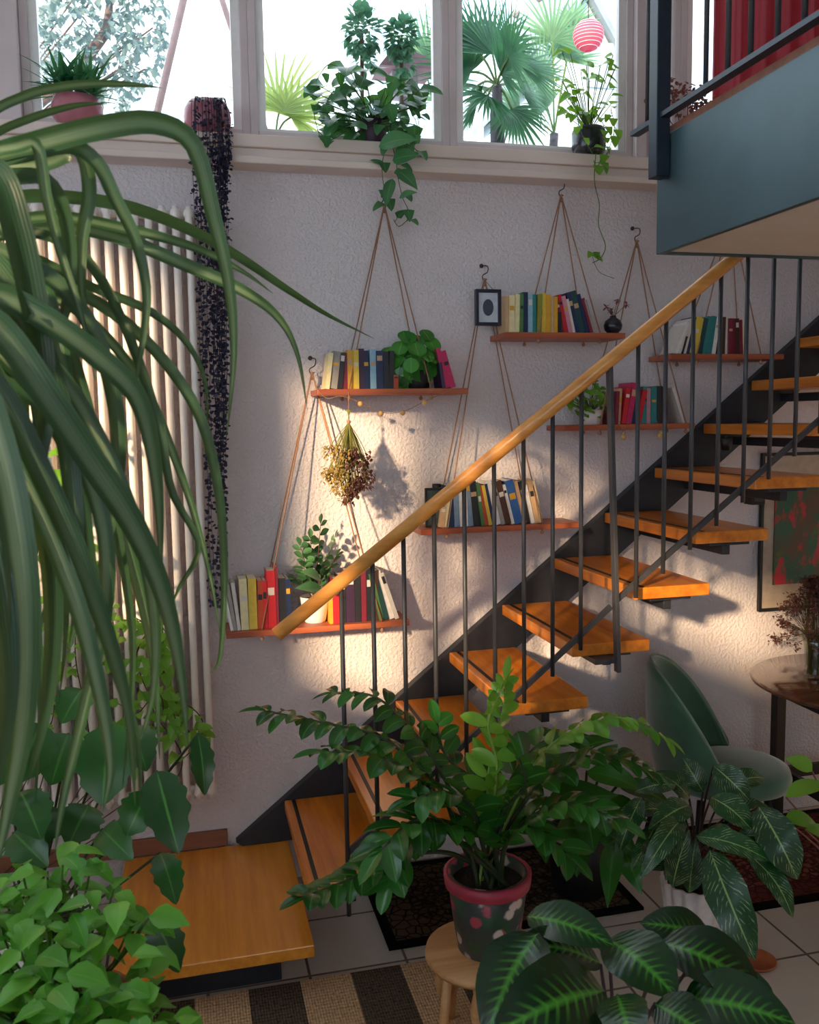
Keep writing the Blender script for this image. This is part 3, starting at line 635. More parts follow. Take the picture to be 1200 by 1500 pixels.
zp=thing('zz_plant','large zz plant in a flower-painted dark pot with a pink rim on the stool','potted plant',(c.x,c.y,sz))
pot(zp,(c.x,c.y,sz+.001),.118,.088,.232,m_paintpot(),rim=M['rimpink'])
base=V((c.x,c.y,sz+.20)); lf,sm,ll,ls=MB(),MB(),MB(),MB()
def prof_zz(t): return max(.03,math.sin(math.pi*t**.95)**.62)
def stems(px,d0,d1,n,L,W,young_or_lit=False,**k):
    L*=1.18; W*=1.4; k.setdefault('prof',prof_zz)
    q=[base+V((U(-.05,.05),U(-.05,.05),0))]+[P(x,y,d0+(d1-d0)*(i+1)/len(px)) for i,(x,y) in enumerate(px)]
    pinnate(ll if young_or_lit else lf,ls if young_or_lit else sm,q,n,L,W,.008 if not young_or_lit else .005,**k)
stems([(680,1200),(645,1130),(600,1065),(548,1020),(490,1016)],2.62,2.75,18,.085,.034,t0=.42,droop=.9)
stems([(670,1220),(640,1150),(560,1082),(470,1058),(392,1042)],2.62,2.55,24,.09,.036,t0=.4,droop=.9)
stems([(685,1230),(655,1180),(600,1130),(540,1105),(478,1102)],2.62,2.45,18,.10,.045,t0=.35,droop=.7)
stems([(690,1235),(650,1205),(600,1205),(560,1245)],2.58,2.3,18,.11,.05,t0=.2,droop=.8)
stems([(680,1240),(640,1212),(590,1240),(570,1290)],2.58,2.35,14,.09,.045,t0=.3,droop=.9)
stems([(660,1250),(590,1255),(520,1285),(450,1312)],2.62,2.3,16,.085,.04,t0=.5,droop=.5)
stems([(714,1200),(716,1130),(735,1050),(742,1000)],2.6,2.6,22,.085,.034,True,t0=.25,droop=.3,taper=.7)
stems([(722,1200),(728,1120),(715,1060),(735,1010)],2.6,2.5,16,.08,.03,True,t0=.35,droop=.4)
stems([(745,1200),(790,1110),(850,1065),(915,1052),(975,1082)],2.62,2.55,26,.075,.036,True,t0=.35,droop=.7)  # frond bright with highlights: the paler young-leaf colour carries that light
stems([(745,1210),(790,1150),(850,1115),(905,1110),(950,1130)],2.62,2.55,20,.085,.04,t0=.3,droop=.7)
stems([(735,1210),(750,1140),(790,1090),(830,1080)],2.65,2.75,16,.10,.05,t0=.2)
stems([(740,1230),(790,1190),(850,1180),(900,1200)],2.6,2.4,16,.10,.048,t0=.2)
stems([(720,1220),(700,1150),(655,1110),(640,1060)],2.65,2.8,14,.085,.04,t0=.3)
stems([(705,1230),(690,1180),(650,1160),(610,1170)],2.58,2.4,14,.10,.045,t0=.2)
stems([(725,1230),(745,1180),(770,1150),(760,1110)],2.55,2.45,14,.09,.042,t0=.2)
stems([(740,1240),(770,1210),(800,1225),(830,1250)],2.55,2.4,12,.10,.045,t0=.2)
sm.build('stem',M['stemd'],zp); lf.build('foliage',M['zz'],zp); ls.build('young_and_lit_stem',M['stemlime'],zp); ll.build('young_and_lit_foliage',M['zzl'],zp)
# ---------------------------------------------------------------- dark leafy plant behind it
b0=V((1.42,-.42,.0125)); rp=thing('rubber_plant','dark broad-leaved plant in a black pot under the stairs, behind the zz plant','potted plant',b0)
pot(rp,b0,.13,.10,.24,M['black'])
lf,sm=MB(),MB()
for (a,b,da,db,w) in [((808,1150),(870,1108),2.95,2.8,48),((800,1185),(905,1165),2.9,2.75,60),((815,1215),(890,1225),2.9,2.75,52),((860,1130),(945,1160),3,2.9,46),((870,1180),(950,1205),2.95,2.85,48),
  ((840,1110),(900,1085),3.05,3.0,42),((790,1120),(760,1170),2.95,2.85,44),((850,1220),(845,1285),2.9,2.8,40),((880,1215),(935,1255),2.9,2.8,44),((900,1230),(890,1330),2.85,2.7,34),((790,1200),(800,1265),2.95,2.8,46),((905,1150),(985,1180),3.05,3,40),
  ((830,1160),(800,1090),3.1,3.15,44),((880,1130),(905,1090),3.1,3.1,40),((915,1245),(940,1310),2.85,2.75,34),((770,1160),(720,1190),3,2.9,40),((860,1190),(870,1250),2.8,2.7,42)]:
    lf.pxleaf(a,b,da,db,w,bow=U(.05,.15),tilt=U(.3,.7)); A=P(*a,da); sm.tube(smoothpath([b0+V((U(-.04,.04),U(-.04,.04),.2)),(b0+A)/2+V((0,0,.12)),A],8),.005,5)
lf.build('foliage',M['zz'],rp); sm.build('stem',M['stemd'],rp)
# ---------------------------------------------------------------- pinstripe calathea in ribbed pot
cp=at(1028,1392,2,0); cp=V((cp.x,cp.y+.05,0)); ct=thing('pinstripe_calathea','bushy plant with drooping cream-striped leaves in a white fluted pot on the tiles','potted plant',cp)
pot(ct,cp,.115,.082,.235,M['ribpot'],fn=lambda a,z:1+.045*math.cos(a*16),n=128)
lf,sm=MB(),MB(); bb=cp+V((0,0,.2))
PL=[((1040,1245),(1106,1407),2.55,2.4,64,.12),((1112,1182),(1168,1288),2.6,2.5,60,.18),((1042,1168),(1102,1216),2.7,2.6,48,.1),((1046,1122),(1098,1172),2.75,2.7,44,.1),
 ((1000,1200),(937,1288),2.65,2.5,36,.2),((940,1168),(908,1245),2.7,2.65,34,.15),((1020,1225),(1130,1262),2.6,2.5,40,.1),((1095,1250),(1162,1345),2.6,2.5,38,.15),((1010,1180),(950,1215),2.7,2.6,40,.12),
 ((990,1150),(930,1160),2.8,2.8,34,.1),((1030,1160),(1000,1110),2.85,2.9,36,.1),((1060,1200),(1130,1185),2.7,2.7,40,.1),((1010,1170),(960,1130),2.85,2.85,34,.1),((990,1195),(905,1200),2.75,2.7,34,.15),
 ((1035,1215),(1085,1245),2.65,2.55,36,.1),((960,1210),(925,1275),2.7,2.6,30,.1),((1070,1150),(1120,1140),2.8,2.85,34,.1),((1000,1215),(975,1290),2.7,2.6,34,.15),((1080,1225),(1150,1230),2.7,2.65,36,.12)]
for a,b,da,db,w,bw in PL:
    lf.pxleaf(a,b,da,db,w*.95,bow=bw*1.4,tilt=.35,wav=.04,seg=12,prof=prof_broad); A=P(*a,da); sm.tube(smoothpath([bb+V((U(-.03,.03),U(-.03,.03),-.02)),(bb*.6+A*.4)+V((0,0,.08)),A],8),.0035,5)
for a,b,da,db,w in [((1010,1215),(985,1300),2.6,2.5,40),((1020,1225),(1010,1308),2.62,2.5,34),((1000,1220),(955,1275),2.65,2.6,36),((1060,1250),(1078,1320),2.6,2.55,36),((985,1230),(940,1255),2.65,2.6,34),((1100,1240),(1140,1300),2.65,2.6,34)]:
    lf.pxleaf(b,a,db,da,w,bow=-.1,tilt=.1,rnd=.02); 
lf.build('foliage',M['pin'],ct); sm.build('stem',plain('#3a2026',.5),ct)
# ---------------------------------------------------------------- zebra calathea, front
zc0=P(905,1620,1.9); zc=thing('zebra_calathea','plant with big glossy dark leaves with bright green midribs at the bottom right front','potted plant',zc0)
pot(zc,V((zc0.x,zc0.y,0.0105)),.12,.085,zc0.z+.03,M['terracotta'])
lf,sm=MB(),MB()
ZL=[((772,1342),(900,1386),2.0,1.9,62,.12),((788,1368),(712,1520),1.9,1.75,92,.15),((880,1412),(745,1388),1.95,1.9,66,.12),((886,1452),(722,1515),1.85,1.7,118,.15),((890,1376),(992,1462),1.95,1.8,92,.1),
 ((1040,1372),(938,1352),2.05,2.05,56,.1),((968,1380),(1118,1462),1.95,1.85,98,.12),((1000,1462),(1165,1500),1.85,1.75,92,.12),((905,1458),(930,1540),1.8,1.65,70,.1),((960,1470),(1050,1530),1.8,1.7,70,.1),
 ((1060,1440),(1140,1490),1.9,1.85,66,.12),((790,1440),(700,1420),1.95,1.9,70,.1)]
for a,b,da,db,w,bw in ZL:
    lf.pxleaf(a,b,da,db,w*1.06,bow=bw,tilt=.45,wav=.02,seg=14,fold=.16,prof=prof_broad); A=P(*a,da); sm.tube(smoothpath([zc0+V((U(-.03,.03),U(-.03,.03),0)),(zc0+A)/2+V((0,0,.03)),A],8),.004,5)
lf.build('foliage',M['zebra'],zc); sm.build('stem',plain('#3a2026',.5),zc)
# ---------------------------------------------------------------- leaves entering at the right edge
re=V((2.22,-1.0,0)); rl=thing('leafy_plant','plant with a pale oval leaf on a pink stalk reaching in at the right edge','potted plant',re)
pot(rl,re,.10,.08,.17,M['black']); lf,sm=MB(),MB()
for a,b,w in [((1152,1168),(1225,1152),34),((1150,1200),(1200,1212),30),((1210,1180),(1270,1200),40),((1225,1150),(1280,1120),36),((1180,1215),(1240,1250),34),((1190,1130),(1150,1110),30)]:
    d=(P(*a,2.8)); lf.pxleaf(a,b,2.75,2.8,w,bow=.1,tilt=.6); sm.tube(smoothpath([re+V((0,0,.14)),(re+d)/2+V((0,0,.1)),d],8),.003,5)
lf.build('foliage',M['zzl'],rl); sm.build('stem',plain('#8a4a4a',.5),rl)
# ---------------------------------------------------------------- bright green bush bottom left
bl0=P(90,1560,1.9); bl=thing('basil_bush','bright green broad-leaved bush in a terracotta pot at the bottom left corner','potted plant',bl0)
pot(bl,V((bl0.x,bl0.y,.0105)),.16,.11,bl0.z+.11,M['terracotta']); lf,sm=MB(),MB()
lx=[]
for k in range(330):
    x=U(-50,290); 
    top=1240+max(0,(x-150))*.35+max(0,90-x)*.35; y=U(top,1530)
    if x>min(222,105+1.2*(y-1240)) and not (y>1435 and x<232+.6*(y-1435)): continue
    if y>1400 or x<240: lx.append((x,y))
for x,y in lx:
    d=1.95-.35*(y-1230)/300+U(-.1,.1)+.001*abs(x-100)*.5
    p=P(x,y,d); a=U(0,6.28); 
    lf.leaf(p,V((math.cos(a),math.sin(a),U(-.25,.3))),V((U(-.3,.3),U(-.6,.1),1)),U(.05,.095),U(.03,.055),U(.3,1.2),.3,6,prof_ovate,wav=.08)
    if R_()<.35: sm.tube(smoothpath([bl0+V((U(-.08,.08),U(-.08,.08),.1)),bl0.lerp(p,.6)+V((0,0,.02)),p],6),.0025,4)
lf.pxleaf((105,1232),(92,1282),2.0,1.9,34,bow=.05,tilt=.2,rnd=.95)
lf.build('foliage',M['basil'],bl); sm.build('stem',M['stem'],bl)
# ---------------------------------------------------------------- split-leaf climber lower left
mb0=V((-.50,-.53,0)); mo=thing('split_leaf_plant','climbing plant with large dark notched leaves between the radiator and the platform','potted plant',mb0)
pot(mo,mb0,.15,.12,.26,M['white']); lf,sm=MB(),MB()
def monleaf(a,b,da,db,w,bow=.1,tilt=.25):
    lf.pxleaf(a,b,da,db,w,bow=bow,tilt=tilt,prof=lambda t:prof_broad(t)*(1-.16*(.5+.5*math.sin(t*30))*(t>.2)),seg=30,fold=.18)
ML=[((165,1062),(150,1180),2.3,2.2,95),((100,1075),(75,1150),2.4,2.3,80),((230,1130),(262,1250),2.2,2.1,72),((215,1160),(185,1225),2.2,2.15,60),((235,1250),(258,1325),2.2,2.1,48),((225,1345),(262,1425),2.0,1.9,58),((290,1075),(300,1165),2.4,2.35,38),
 ((60,1060),(20,1150),2.3,2.2,80),((130,1180),(100,1240),2.3,2.2,70),((30,1160),(60,1230),2.2,2.1,70),((195,1065),(215,1130),2.5,2.4,60),((120,1010),(90,1060),2.5,2.4,56),((10,1080),(-30,1160),2.2,2.1,80),((150,1215),(195,1260),2.25,2.1,56),((75,1180),(40,1250),2.3,2.2,70),((20,1220),(70,1270),2.2,2.1,60)]
for m_ in ML:
    monleaf(*m_); A=P(*m_[0],m_[2]); sm.tube(smoothpath([mb0+V((U(-.05,.05),U(-.05,.05),.24)),(mb0+A)/2+V((-.02,-.03,.1)),A],10),.004,5)
lf.build('foliage',M['mon'],mo); sm.build('stem',M['stemd'],mo)
# thin twining vine over the radiator with sunlit leaves
tv0=V((-.84,-.33,0)); tv=thing('twining_vine','thin vine with small sunlit green leaves climbing in front of the radiator','potted plant',tv0)
pot(tv,tv0,.11,.09,.2,M['terracotta']); lf,sm=MB(),MB()
def PY(x,y,Y): return at(x,y,1,Y)
for pth in ([(120,1150),(110,950),(120,820),(95,700),(110,640)],[(60,1150),(50,950),(60,780),(110,690),(95,610)],[(160,1120),(170,960),(160,880),(150,800)],[(220,1080),(215,980),(230,930),(190,900)],[(250,1150),(225,1040),(200,960),(235,915),(240,990)],[(10,1150),(5,950),(20,800),(10,600),(5,380),(10,300)],[(280,1100),(255,1020),(260,1060),(300,1080)],[(60,1100),(80,1000),(70,900),(85,850)],[(180,1130),(195,1060),(240,1010),(255,1060)]):
    q=[tv0+V((0,0,.18))]+[PY(x,y,-.30+U(-.06,.05)) for x,y in pth]
    vine(lf,sm,q,.035,.05,.036,r=.002,droop=.8,start=.25)
lf.build('foliage',M['lime'],tv); sm.build('stem',M['brown'],tv)
# ---------------------------------------------------------------- dark trailing bead plant on the ledge
LZ=2.8805
tp=at(303,150,1,-.035); tr=thing('trailing_plant','pink pot with a very long curtain of tiny dark purple leaves hanging down the wall','potted plant',(tp.x,-.04,LZ))
pc=V((tp.x,-.035,LZ)); pr_=.085
MB().lathe([(.05,0),(.062,.003),(pr_*.95,.03),(pr_,.06),(pr_*.96,.09),(pr_*.8,.115),(pr_*.7,.118),(pr_*.68,.1),(.001,.098)],32,pc).build('pot',M['pinkpot'],tr)
lf,sm=MB(),MB()
for k in range(32):
    x0=U(-.06,.07); end=random.choice([420,520,620,700,780,860,930,600,740,500]) ; y0=-.12-U(0,.035)
    q=[pc+V((x0*.5,-.04,.105)),pc+V((x0*.9,-.09,.10)),V((pc.x+x0,y0,2.82))]
    for yy in range(260,end+1,70):
        f=(yy-200)/760; cx=306+ (14*f); wd=26*(1-.62*f); xx=cx+ (x0/.07)*wd+U(-4,4); q.append(PY(xx,yy,y0+U(-.01,.01)))
    vine(lf,sm,q,.0165,.0155,.013,r=.0009,droop=.5,prof=prof_round,jit=1.0,start=.17)
for k in range(24): 
    a=U(0,6.28); r=U(0,.05); lf.leaf(pc+V((r*math.cos(a),r*math.sin(a),.105)),V((U(-1,1),U(-1,0),U(0,.5))),V((0,0,1)),.018,.014,.4,.2,4,prof_round)
for k in range(16):
    x=U(-.06,.035); lf.leaf(pc+V((x,-math.sqrt(max(0,.0064-x*x))-.012,U(.0,.1))),V((U(-1,1),-1,U(-1,.2))),V((0,-1,.5)),.018,.014,.4,.2,4,prof_round)
lf.build('foliage',M['purple'],tr); sm.build('stem',plain('#2a2030',.6),tr)
# pink pot with spiky plant
sp0=at(113,150,1,-.03); sx=V((sp0.x,-.035,LZ)); spk=thing('spiky_plant','spiky green plant in a round pink pot at the left end of the window ledge','potted plant',sx)
MB().lathe([(.05,0),(.062,.003),(.085,.04),(.088,.07),(.078,.10),(.07,.10),(.001,.095)],32,sx).build('pot',M['pinkpot'],spk)
lf=MB()
for k in range(150):
    a=U(0,6.28); e=U(.0,1.2); lf.leaf(sx+V((U(-.07,.07),U(-.05,.05),U(.1,.15))),V((math.cos(a)*math.cos(e),math.sin(a)*math.cos(e),math.sin(e))),V((0,0,1)),U(.09,.155),.016,.4,.3,4,prof_lance)
lf.build('foliage',M['palmd'],spk)
# ---------------------------------------------------------------- big ivy in the middle of the ledge
ic=at(545,185,1,-.03); ip=V((ic.x,-.035,LZ)); iv=thing('trailing_ivy','bushy green ivy in a dark purple pot on the ledge, one strand trailing down','potted plant',ip)
pot(iv,ip,.062,.045,.085,plain('#4a2f48',.4)); lf,sm=MB(),MB()
for k in range(150):
    x=U(450,622); y=U(70,205)
    if ((x-540)/84)**2+((y-152)/58)**2>1: continue
    p=PY(x,y,U(-.16,.02)); 
    if p.z<LZ+.01 and p.y>-.13: p.y=-.14
    lf.leaf(p,V((U(-1,1),U(-1,.3),U(-.6,.3))),V((U(-.4,.4),-.7,.8)),U(.055,.095),U(.05,.08),.8,.2,6,prof_heart)
    if R_()<.5: sm.tube(smoothpath([ip+V((0,0,.07)),ip.lerp(p,.5)+V((0,-.02,.04)),p],6),.002,4)
for pth,st_ in (([(560,175),(572,205),(580,235),(583,260),(590,290),(600,315),(585,332),(577,322)],.05),([(560,180),(585,205),(605,215),(618,230)],.05),([(520,185),(495,200),(480,205),(465,190)],.045),([(500,160),(470,150),(460,165),(470,205)],.045),([(575,170),(560,240),(565,285),(570,300)],.04),([(600,160),(612,190),(595,225),(585,240)],.045),([(500,100),(480,95),(462,120)],.05),([(590,150),(610,165),(615,195)],.05)):
    vine(lf,sm,[PY(x,y,-.13 if y>150 else -.1) for x,y in pth],st_,.055,.042,droop=.7,jit=.9)
for a,b,w in (((583,250),(612,278),22),((575,262),(565,305),18),((585,290),(612,282),14),((555,215),(612,205),34),((575,235),(615,228),26)): lf.pxleaf(a,b,3.25,3.22,w,bow=.1,tilt=.4,prof=prof_ovate)
lf.build('foliage',M['ivy'],iv); sm.build('stem',M['stem'],iv)
# lime ivy in black pot
jc=at(862,190,1,-.03); jp=V((jc.x,-.035,LZ+.0)); jv=thing('lime_ivy','lime green ivy in a black pot on the ledge, with one bare strand hanging down','potted plant',jp)
MB().lathe([(.04,0),(.055,.004),(.068,.04),(.068,.10),(.062,.115),(.056,.115),(.05,.10),(.001,.098)],32,jp).build('pot',plain('#22222a',.25,0,.2,30,coat=.3),jv)
lf,sm=MB(),MB()
for k in range(46):
    x=U(815,905); y=U(75,170)
    p=PY(x,y,U(-.12,.0)); lf.leaf(p,V((U(-1,1),U(-1,.3),U(-.4,.4))),V((U(-.4,.4),-.7,.8)),U(.035,.06),U(.03,.05),.7,.2,6,prof_heart)
    sm.tube(smoothpath([jp+V((0,0,.1)),jp.lerp(p,.5)+V((0,0,.05)),p],6),.0016,4)
for pth,st_,s0 in (([(870,160),(885,185),(885,215),(875,245),(870,235)],.02,0),([(895,160),(900,190),(888,230)],.025,0),([(845,160),(850,190),(868,225)],.03,0)):
    vine(lf,sm,[PY(x,y,-.13) for x,y in pth],st_,.045,.036,droop=.7,start=s0)
sm.tube(smoothpath([PY(x,y,-.13) for x,y in ((873,225),(871,265),(878,300),(877,330),(887,360),(880,378),(868,385))],30),.0018,5)
sm.tube(smoothpath([PY(x,y,-.12) for x,y in ((868,375),(872,388),(880,400),(900,408))],10),.0012,5)
for k in range(5): lf.leaf(PY(U(866,884),U(368,382),-.13),V((U(-1,1),-.4,U(-.6,.3))),V((0,-.7,.7)),.035,.028,.6,.2,6,prof_heart)
lf.build('foliage',M['lime'],jv); sm.build('stem',M['stem'],jv)
# ---------------------------------------------------------------- shelf plants
_,z1,_x=SH[1]; c=at(461,880,1,-.10); c=V((c.x,-.098,z1+.0005)); jd=thing('jade_plant','branching small-leaved plant in a white pot on the lowest rope shelf','potted plant',c)
pot(jd,c,.058,.042,.10,M['white']); lf,sm=MB(),MB(); bb=c+V((0,0,.08))
for tip in ((470,768),(490,790),(440,800),(455,790),(492,815),(478,830),(445,830),(500,850),(432,848)):
    q=[bb,bb.lerp(PY(*tip,-.10+U(-.05,.05)),.5)+V((0,0,.01)),PY(*tip,-.10+U(-.05,.04))]
    pinnate(lf,sm,q,9,.055,.032,.003,t0=.3,droop=.1,prof=prof_obov,ang=1.1)
lf.pxleaf((475,868),(432,862),3.3,3.25,26,bow=.1); lf.pxleaf((470,850),(440,838),3.3,3.25,24,bow=.1)
lf.build('foliage',M['jade'],jd); sm.build('stem',M['brown'],jd)
_,z2,_x=SH[2]; c=at(612,550,1,-.10); c=V((c.x,-.098,z2+.0005)); pi=thing('pilea','round-leaved green plant in a dark pot on the shelf with the beaded garland','potted plant',c)
pot(pi,c,.055,.045,.07,M['black']); lf,sm=MB(),MB(); bb=c+V((0,0,.06))
for k in range(46):
    a=U(0,6.28); r=math.sqrt(R_()); x=607+40*r*math.cos(a); y=522+42*r*math.sin(a)
    p=PY(x,y,-.11-.10*(1-r)*U(.3,1)); n_=V((.5*math.cos(a),-1,-.6*math.sin(a)+.4)).normalized(); up=V((U(-.3,.3),0,1)); dd=(up-n_*up.dot(n_)).normalized()
    if p.z-.02<z2: p.z=z2+.025
    s_=U(.055,.082); lf.leaf(p+dd*s_*.4,-dd,n_,s_,s_,.1,.12,7,prof_round); sm.tube([bb,bb.lerp(p,.5)+V((0,0,.015)),p],.0012,4)
lf.build('foliage',M['pil'],pi); sm.build('stem',M['stem'],pi)
_,z5,_x=SH[5]; c=at(866,605,1,-.10); c=V((c.x,-.098,z5+.0005)); po=thing('pothos','bright green bushy plant in a pale pot on the shelf behind the newel post','potted plant',c)
pot(po,c,.052,.042,.06,M['ribpot']); lf,sm=MB(),MB(); bb=c+V((0,0,.05))
for k in range(60):
    a=U(0,6.28); r=math.sqrt(R_()); x=860+30*r*math.cos(a); y=585+26*r*math.sin(a); p=PY(x,y,-.10-.08*(1-r))
    if p.z-.015<z5: p.z=z5+.02
    lf.leaf(p,V((U(-1,1),-.8,U(-.6,.5))),V((0,-.6,1)),U(.03,.048),U(.026,.04),.5,.2,6,prof_heart); sm.tube([bb,p],.0012,4)
lf.build('foliage',M['lime'],po); sm.build('stem',M['stem'],po)
_,z3,_x=SH[3]; c=at(899,476,1,-.12); c=V((c.x,-.115,z3+.0005)); bv=thing('bud_vase','round dark vase with dusky pink blossoms on the highest rope shelf','vase',c)
MB().lathe([(.001,0),(.018,.001),(.034,.018),(.038,.035),(.032,.054),(.014,.066),(.012,.074),(.008,.07)],24,c).build('vase_body',plain('#2c2c36',.2),bv)
lf,sm=MB(),MB()
for x,y in ((905,440),(888,450),(918,446),(896,455)):
    p=PY(x,y,-.12); sm.tube([c+V((0,0,.07)),p],.0012,4)
    for k in range(9): lf.leaf(p,V((U(-1,1),U(-1,1),U(-1,1))),V((0,0,1)),.02,.012,.2,.2,4)
lf.build('blossom',plain('#8a4a5a',.7),bv); sm.build('stem',M['brown'],bv)
# small dark frame and dark box at left end of the long shelf
_,z4,_x=SH[4]
a,b=at(612,0,1,-.13).x,at(641,0,1,-.13).x; t=thing('standing_picture','small dark standing picture at the left end of the long shelf','picture',(.5*(a+b),-.13,z4))
MB().box((a,-.14,z4+.0005),(b,-.125,z4+.155)).build('picture_frame',M['black'],t,False,bevel=.001)
MB().box((a+.008,-.142,z4+.01),(b-.008,-.1401,z4+.145)).build('picture_sheet',plain('#39463f',.5,0,.5,40),t,False)
a=_x(655)-.012
tag(MB().lathe([(.001,0),(.017,0),(.018,.004),(.015,.10),(.018,.16),(.017,.165),(.001,.165)],20,(a,-.07,z4+.0005)).build('candle_holder',M['black'],None,True,(a,-.07,z4)),'slim dark candle holder standing behind the books at the left of the long shelf','candle holder')
# dried bouquet hanging under shelf 2
q=at(511,582,1,-.19); bq=thing('dried_bouquet','bunch of dried yellow and brown flowers hanging upside down below the beaded shelf','dried flowers',q)
MB().tube([q+V((0,0,.02)),at(511,610,1,-.2)],.0016,5).ball(at(511,618,1,-.2),.008,8).build('string',M['rope'],bq)
sm,l1,l2=MB(),MB(),MB(); k0=at(511,618,1,-.2)
for k in range(64):
    x=U(478,542); y=U(665,735); s_=(x-511)/31; yy=y-12*abs(s_)
    p=at(x,yy,1,-.2+U(-.05,.04)); sm.tube(smoothpath([at(511+s_*3,600,1,-.2),k0,k0.lerp(p,.5)+V((s_*.004,0,0)),p],8),.0014,4)
    tgt=l1 if x>508 else l2
    for j in range(22): tgt.leaf(p+V((U(-.018,.018),U(-.018,.018),U(-.018,.022))),V((U(-1,1),U(-1,1),U(-1,.2))),V((0,0,1)),U(.012,.022),U(.008,.014),.3,.2,3)
sm.build('stem',plain('#7a7a3a',.8),bq); l1.build('brown_flowers',M['dryf'],bq); l2.build('yellow_flowers',M['dryy'],bq)
# ---------------------------------------------------------------- rugs
tag(MB().box((-.56,-1.95,.0005),(.985,-.70,.010)).build('striped_rug',m_stripe(),None,False,(0,-1.3,0)),'flat-woven rug with wide natural and dark brown stripes in front of the platform','rug')
o=bpy.data.objects['striped_rug']
tag(MB().box((.62,-.60,.0005),(1.60,-.03,.012)).build('patterned_rug',m_rug('dark_oriental_pile','#1e1713','#5c5046','#57483a',.62-1.1,1.60-1.1,-.60+.3,-.03+.3),None,False,(1.1,-.3,0)),'dark patterned oriental rug on the tiles under the stairs','rug')
tag(MB().box((1.92,-.72,.0005),(3.6,-.05,.012)).build('red_rug',m_rug('red_oriental_pile','#43201e','#8a5148','#5e2f2a',1.92-2.6,3.6-2.6,-.72+.4,-.05+.4),None,False,(2.6,-.4,0)),'dark red patterned rug on the floor under the round table','rug')
# terracotta saucer
c=at(1108,1412,2,.0); sc_=thing('saucer','shallow terracotta saucer on the tiles in front of the fluted pot','saucer',c)
MB().lathe([(.001,.001),(.05,.001),(.066,.018),(.062,.019),(.048,.006),(.001,.006)],32,c).build('dish',M['terracotta'],sc_)
# ---------------------------------------------------------------- chair
cx,cy=1.99,-.43; RT=32; ch=thing('velvet_chair','green velvet tub chair beside the round table','chair',(cx,cy,0))
def shell(r,inner,th=0):
    mb=MB(); nA,nZ=40,14; vs=[];uv=[]
    for i in range(nA+1):
        ph=math.radians(180-100+200*i/nA-RT); a=abs(i/nA-.5)*2
        top=.875-.42*(a**2.3); bot=.40
        for j in range(nZ+1):
            t=j/nZ; z=bot+(top-bot)*t; rr=(r+.045*t*(1-a*.6)+.02*math.sin(math.pi*t))*(1.0)
            vs.append((cx+.02+rr*math.cos(ph)*1.02,cy+rr*math.sin(ph)*.98,z))
    fs=[(i*(nZ+1)+j,(i+1)*(nZ+1)+j,(i+1)*(nZ+1)+j+1,i*(nZ+1)+j+1) for i in range(nA) for j in range(nZ)]
    mb.add(vs,fs); return mb
o=shell(.215,False).build('backrest',M['velvet'],ch); md=o.modifiers.new('thick','SOLIDIFY'); md.thickness=.035; md.offset=0; md=o.modifiers.new('sub','SUBSURF'); md.levels=md.render_levels=1
nA=40; pip=[]
for i in range(nA+1):
    ph=math.radians(80+200*i/nA-RT); a=abs(i/nA-.5)*2; rr=.215+.045*(1-a*.6)
    pip.append((cx+.02+rr*math.cos(ph)*1.02,cy+rr*math.sin(ph)*.98,.875-.42*a**2.3+.004))
MB().tube(pip,.005,6).build('piping',plain('#7f9a86',.6),ch)
MB().lathe([(.001,.385),(.175,.385),(.205,.40),(.213,.43),(.205,.462),(.165,.478),(.001,.484)],48,(cx+.065,cy-.03,0),lambda a,z:1+.05*math.cos(a+.5)).build('seat',M['velvet'],ch)
for sx_,sy_ in ((1,1),(1,-1),(-1,1),(-1,-1)):
    MB().tube([(cx+sx_*.14,cy+sy_*.14,.384),(cx+sx_*.21,cy+sy_*.20,.0125)],[.014,.009],10).build('leg',M['black'],ch)
# ---------------------------------------------------------------- round table, vase
tcx,tcy=2.66,-.455; tb=thing('round_table','round dark wooden table with a glossy top at the right edge','table',(tcx,tcy,0))
MB().lathe([(.001,.722),(.40,.722),(.432,.735),(.435,.745),(.425,.751),(.001,.751)],96,(tcx,tcy,0)).build('tabletop',M['tabletop'],tb)
for k in range(4):
    a=math.radians(45+90*k); x,y=tcx+.32*math.cos(a),tcy+.32*math.sin(a); MB().box((x-.022,y-.022,.0125),(x+.022,y+.022,.721)).build('leg',M['darkwood'],tb,False,bevel=.002)
for k in range(4):
    a=math.radians(45+90*k); b=a+math.pi/2
    for z in (.66,.30): MB().bar((tcx+.30*math.cos(a),tcy+.30*math.sin(a),z),(tcx+.30*math.cos(b),tcy+.30*math.sin(b),z),.02,.05).build('stretcher',M['darkwood'],tb,False)
vp=at(1188,985,2,.752); vp=V((2.50,-.36,.752)); va=thing('flower_vase','clear glass vase of dried purple and brown flowers on the round table','vase',vp)
MB().lathe([(.001,.001),(.04,.001),(.042,.006),(.034,.05),(.040,.12),(.052,.19),(.049,.19),(.036,.12),(.03,.05),(.001,.008)],32,vp).build('vase_body',M['vase'],va)
sm,l1,l2=MB(),MB(),MB()
for k in range(120):
    a=U(0,6.28); r=U(.0,.19); h=.36-.28*(r/.19)**2+U(-.03,.05); p=vp+V((r*math.cos(a),r*math.sin(a),.02+h))
    sm.tube(smoothpath([vp+V((U(-.02,.02),U(-.02,.02),.01)),vp+V((.03*math.cos(a),.03*math.sin(a),.17)),p],7),.0012,4)
    for j in range(22): l1.leaf(p+V((U(-.02,.02),U(-.02,.02),U(-.02,.02))),V((U(-1,1),U(-1,1),U(-1,1))),V((0,0,1)),U(.011,.018),U(.008,.012),.2,.2,3)
sm.build('stem',plain('#5a5028',.8),va); l1.build('purple_flowers',M['dryf'],va)
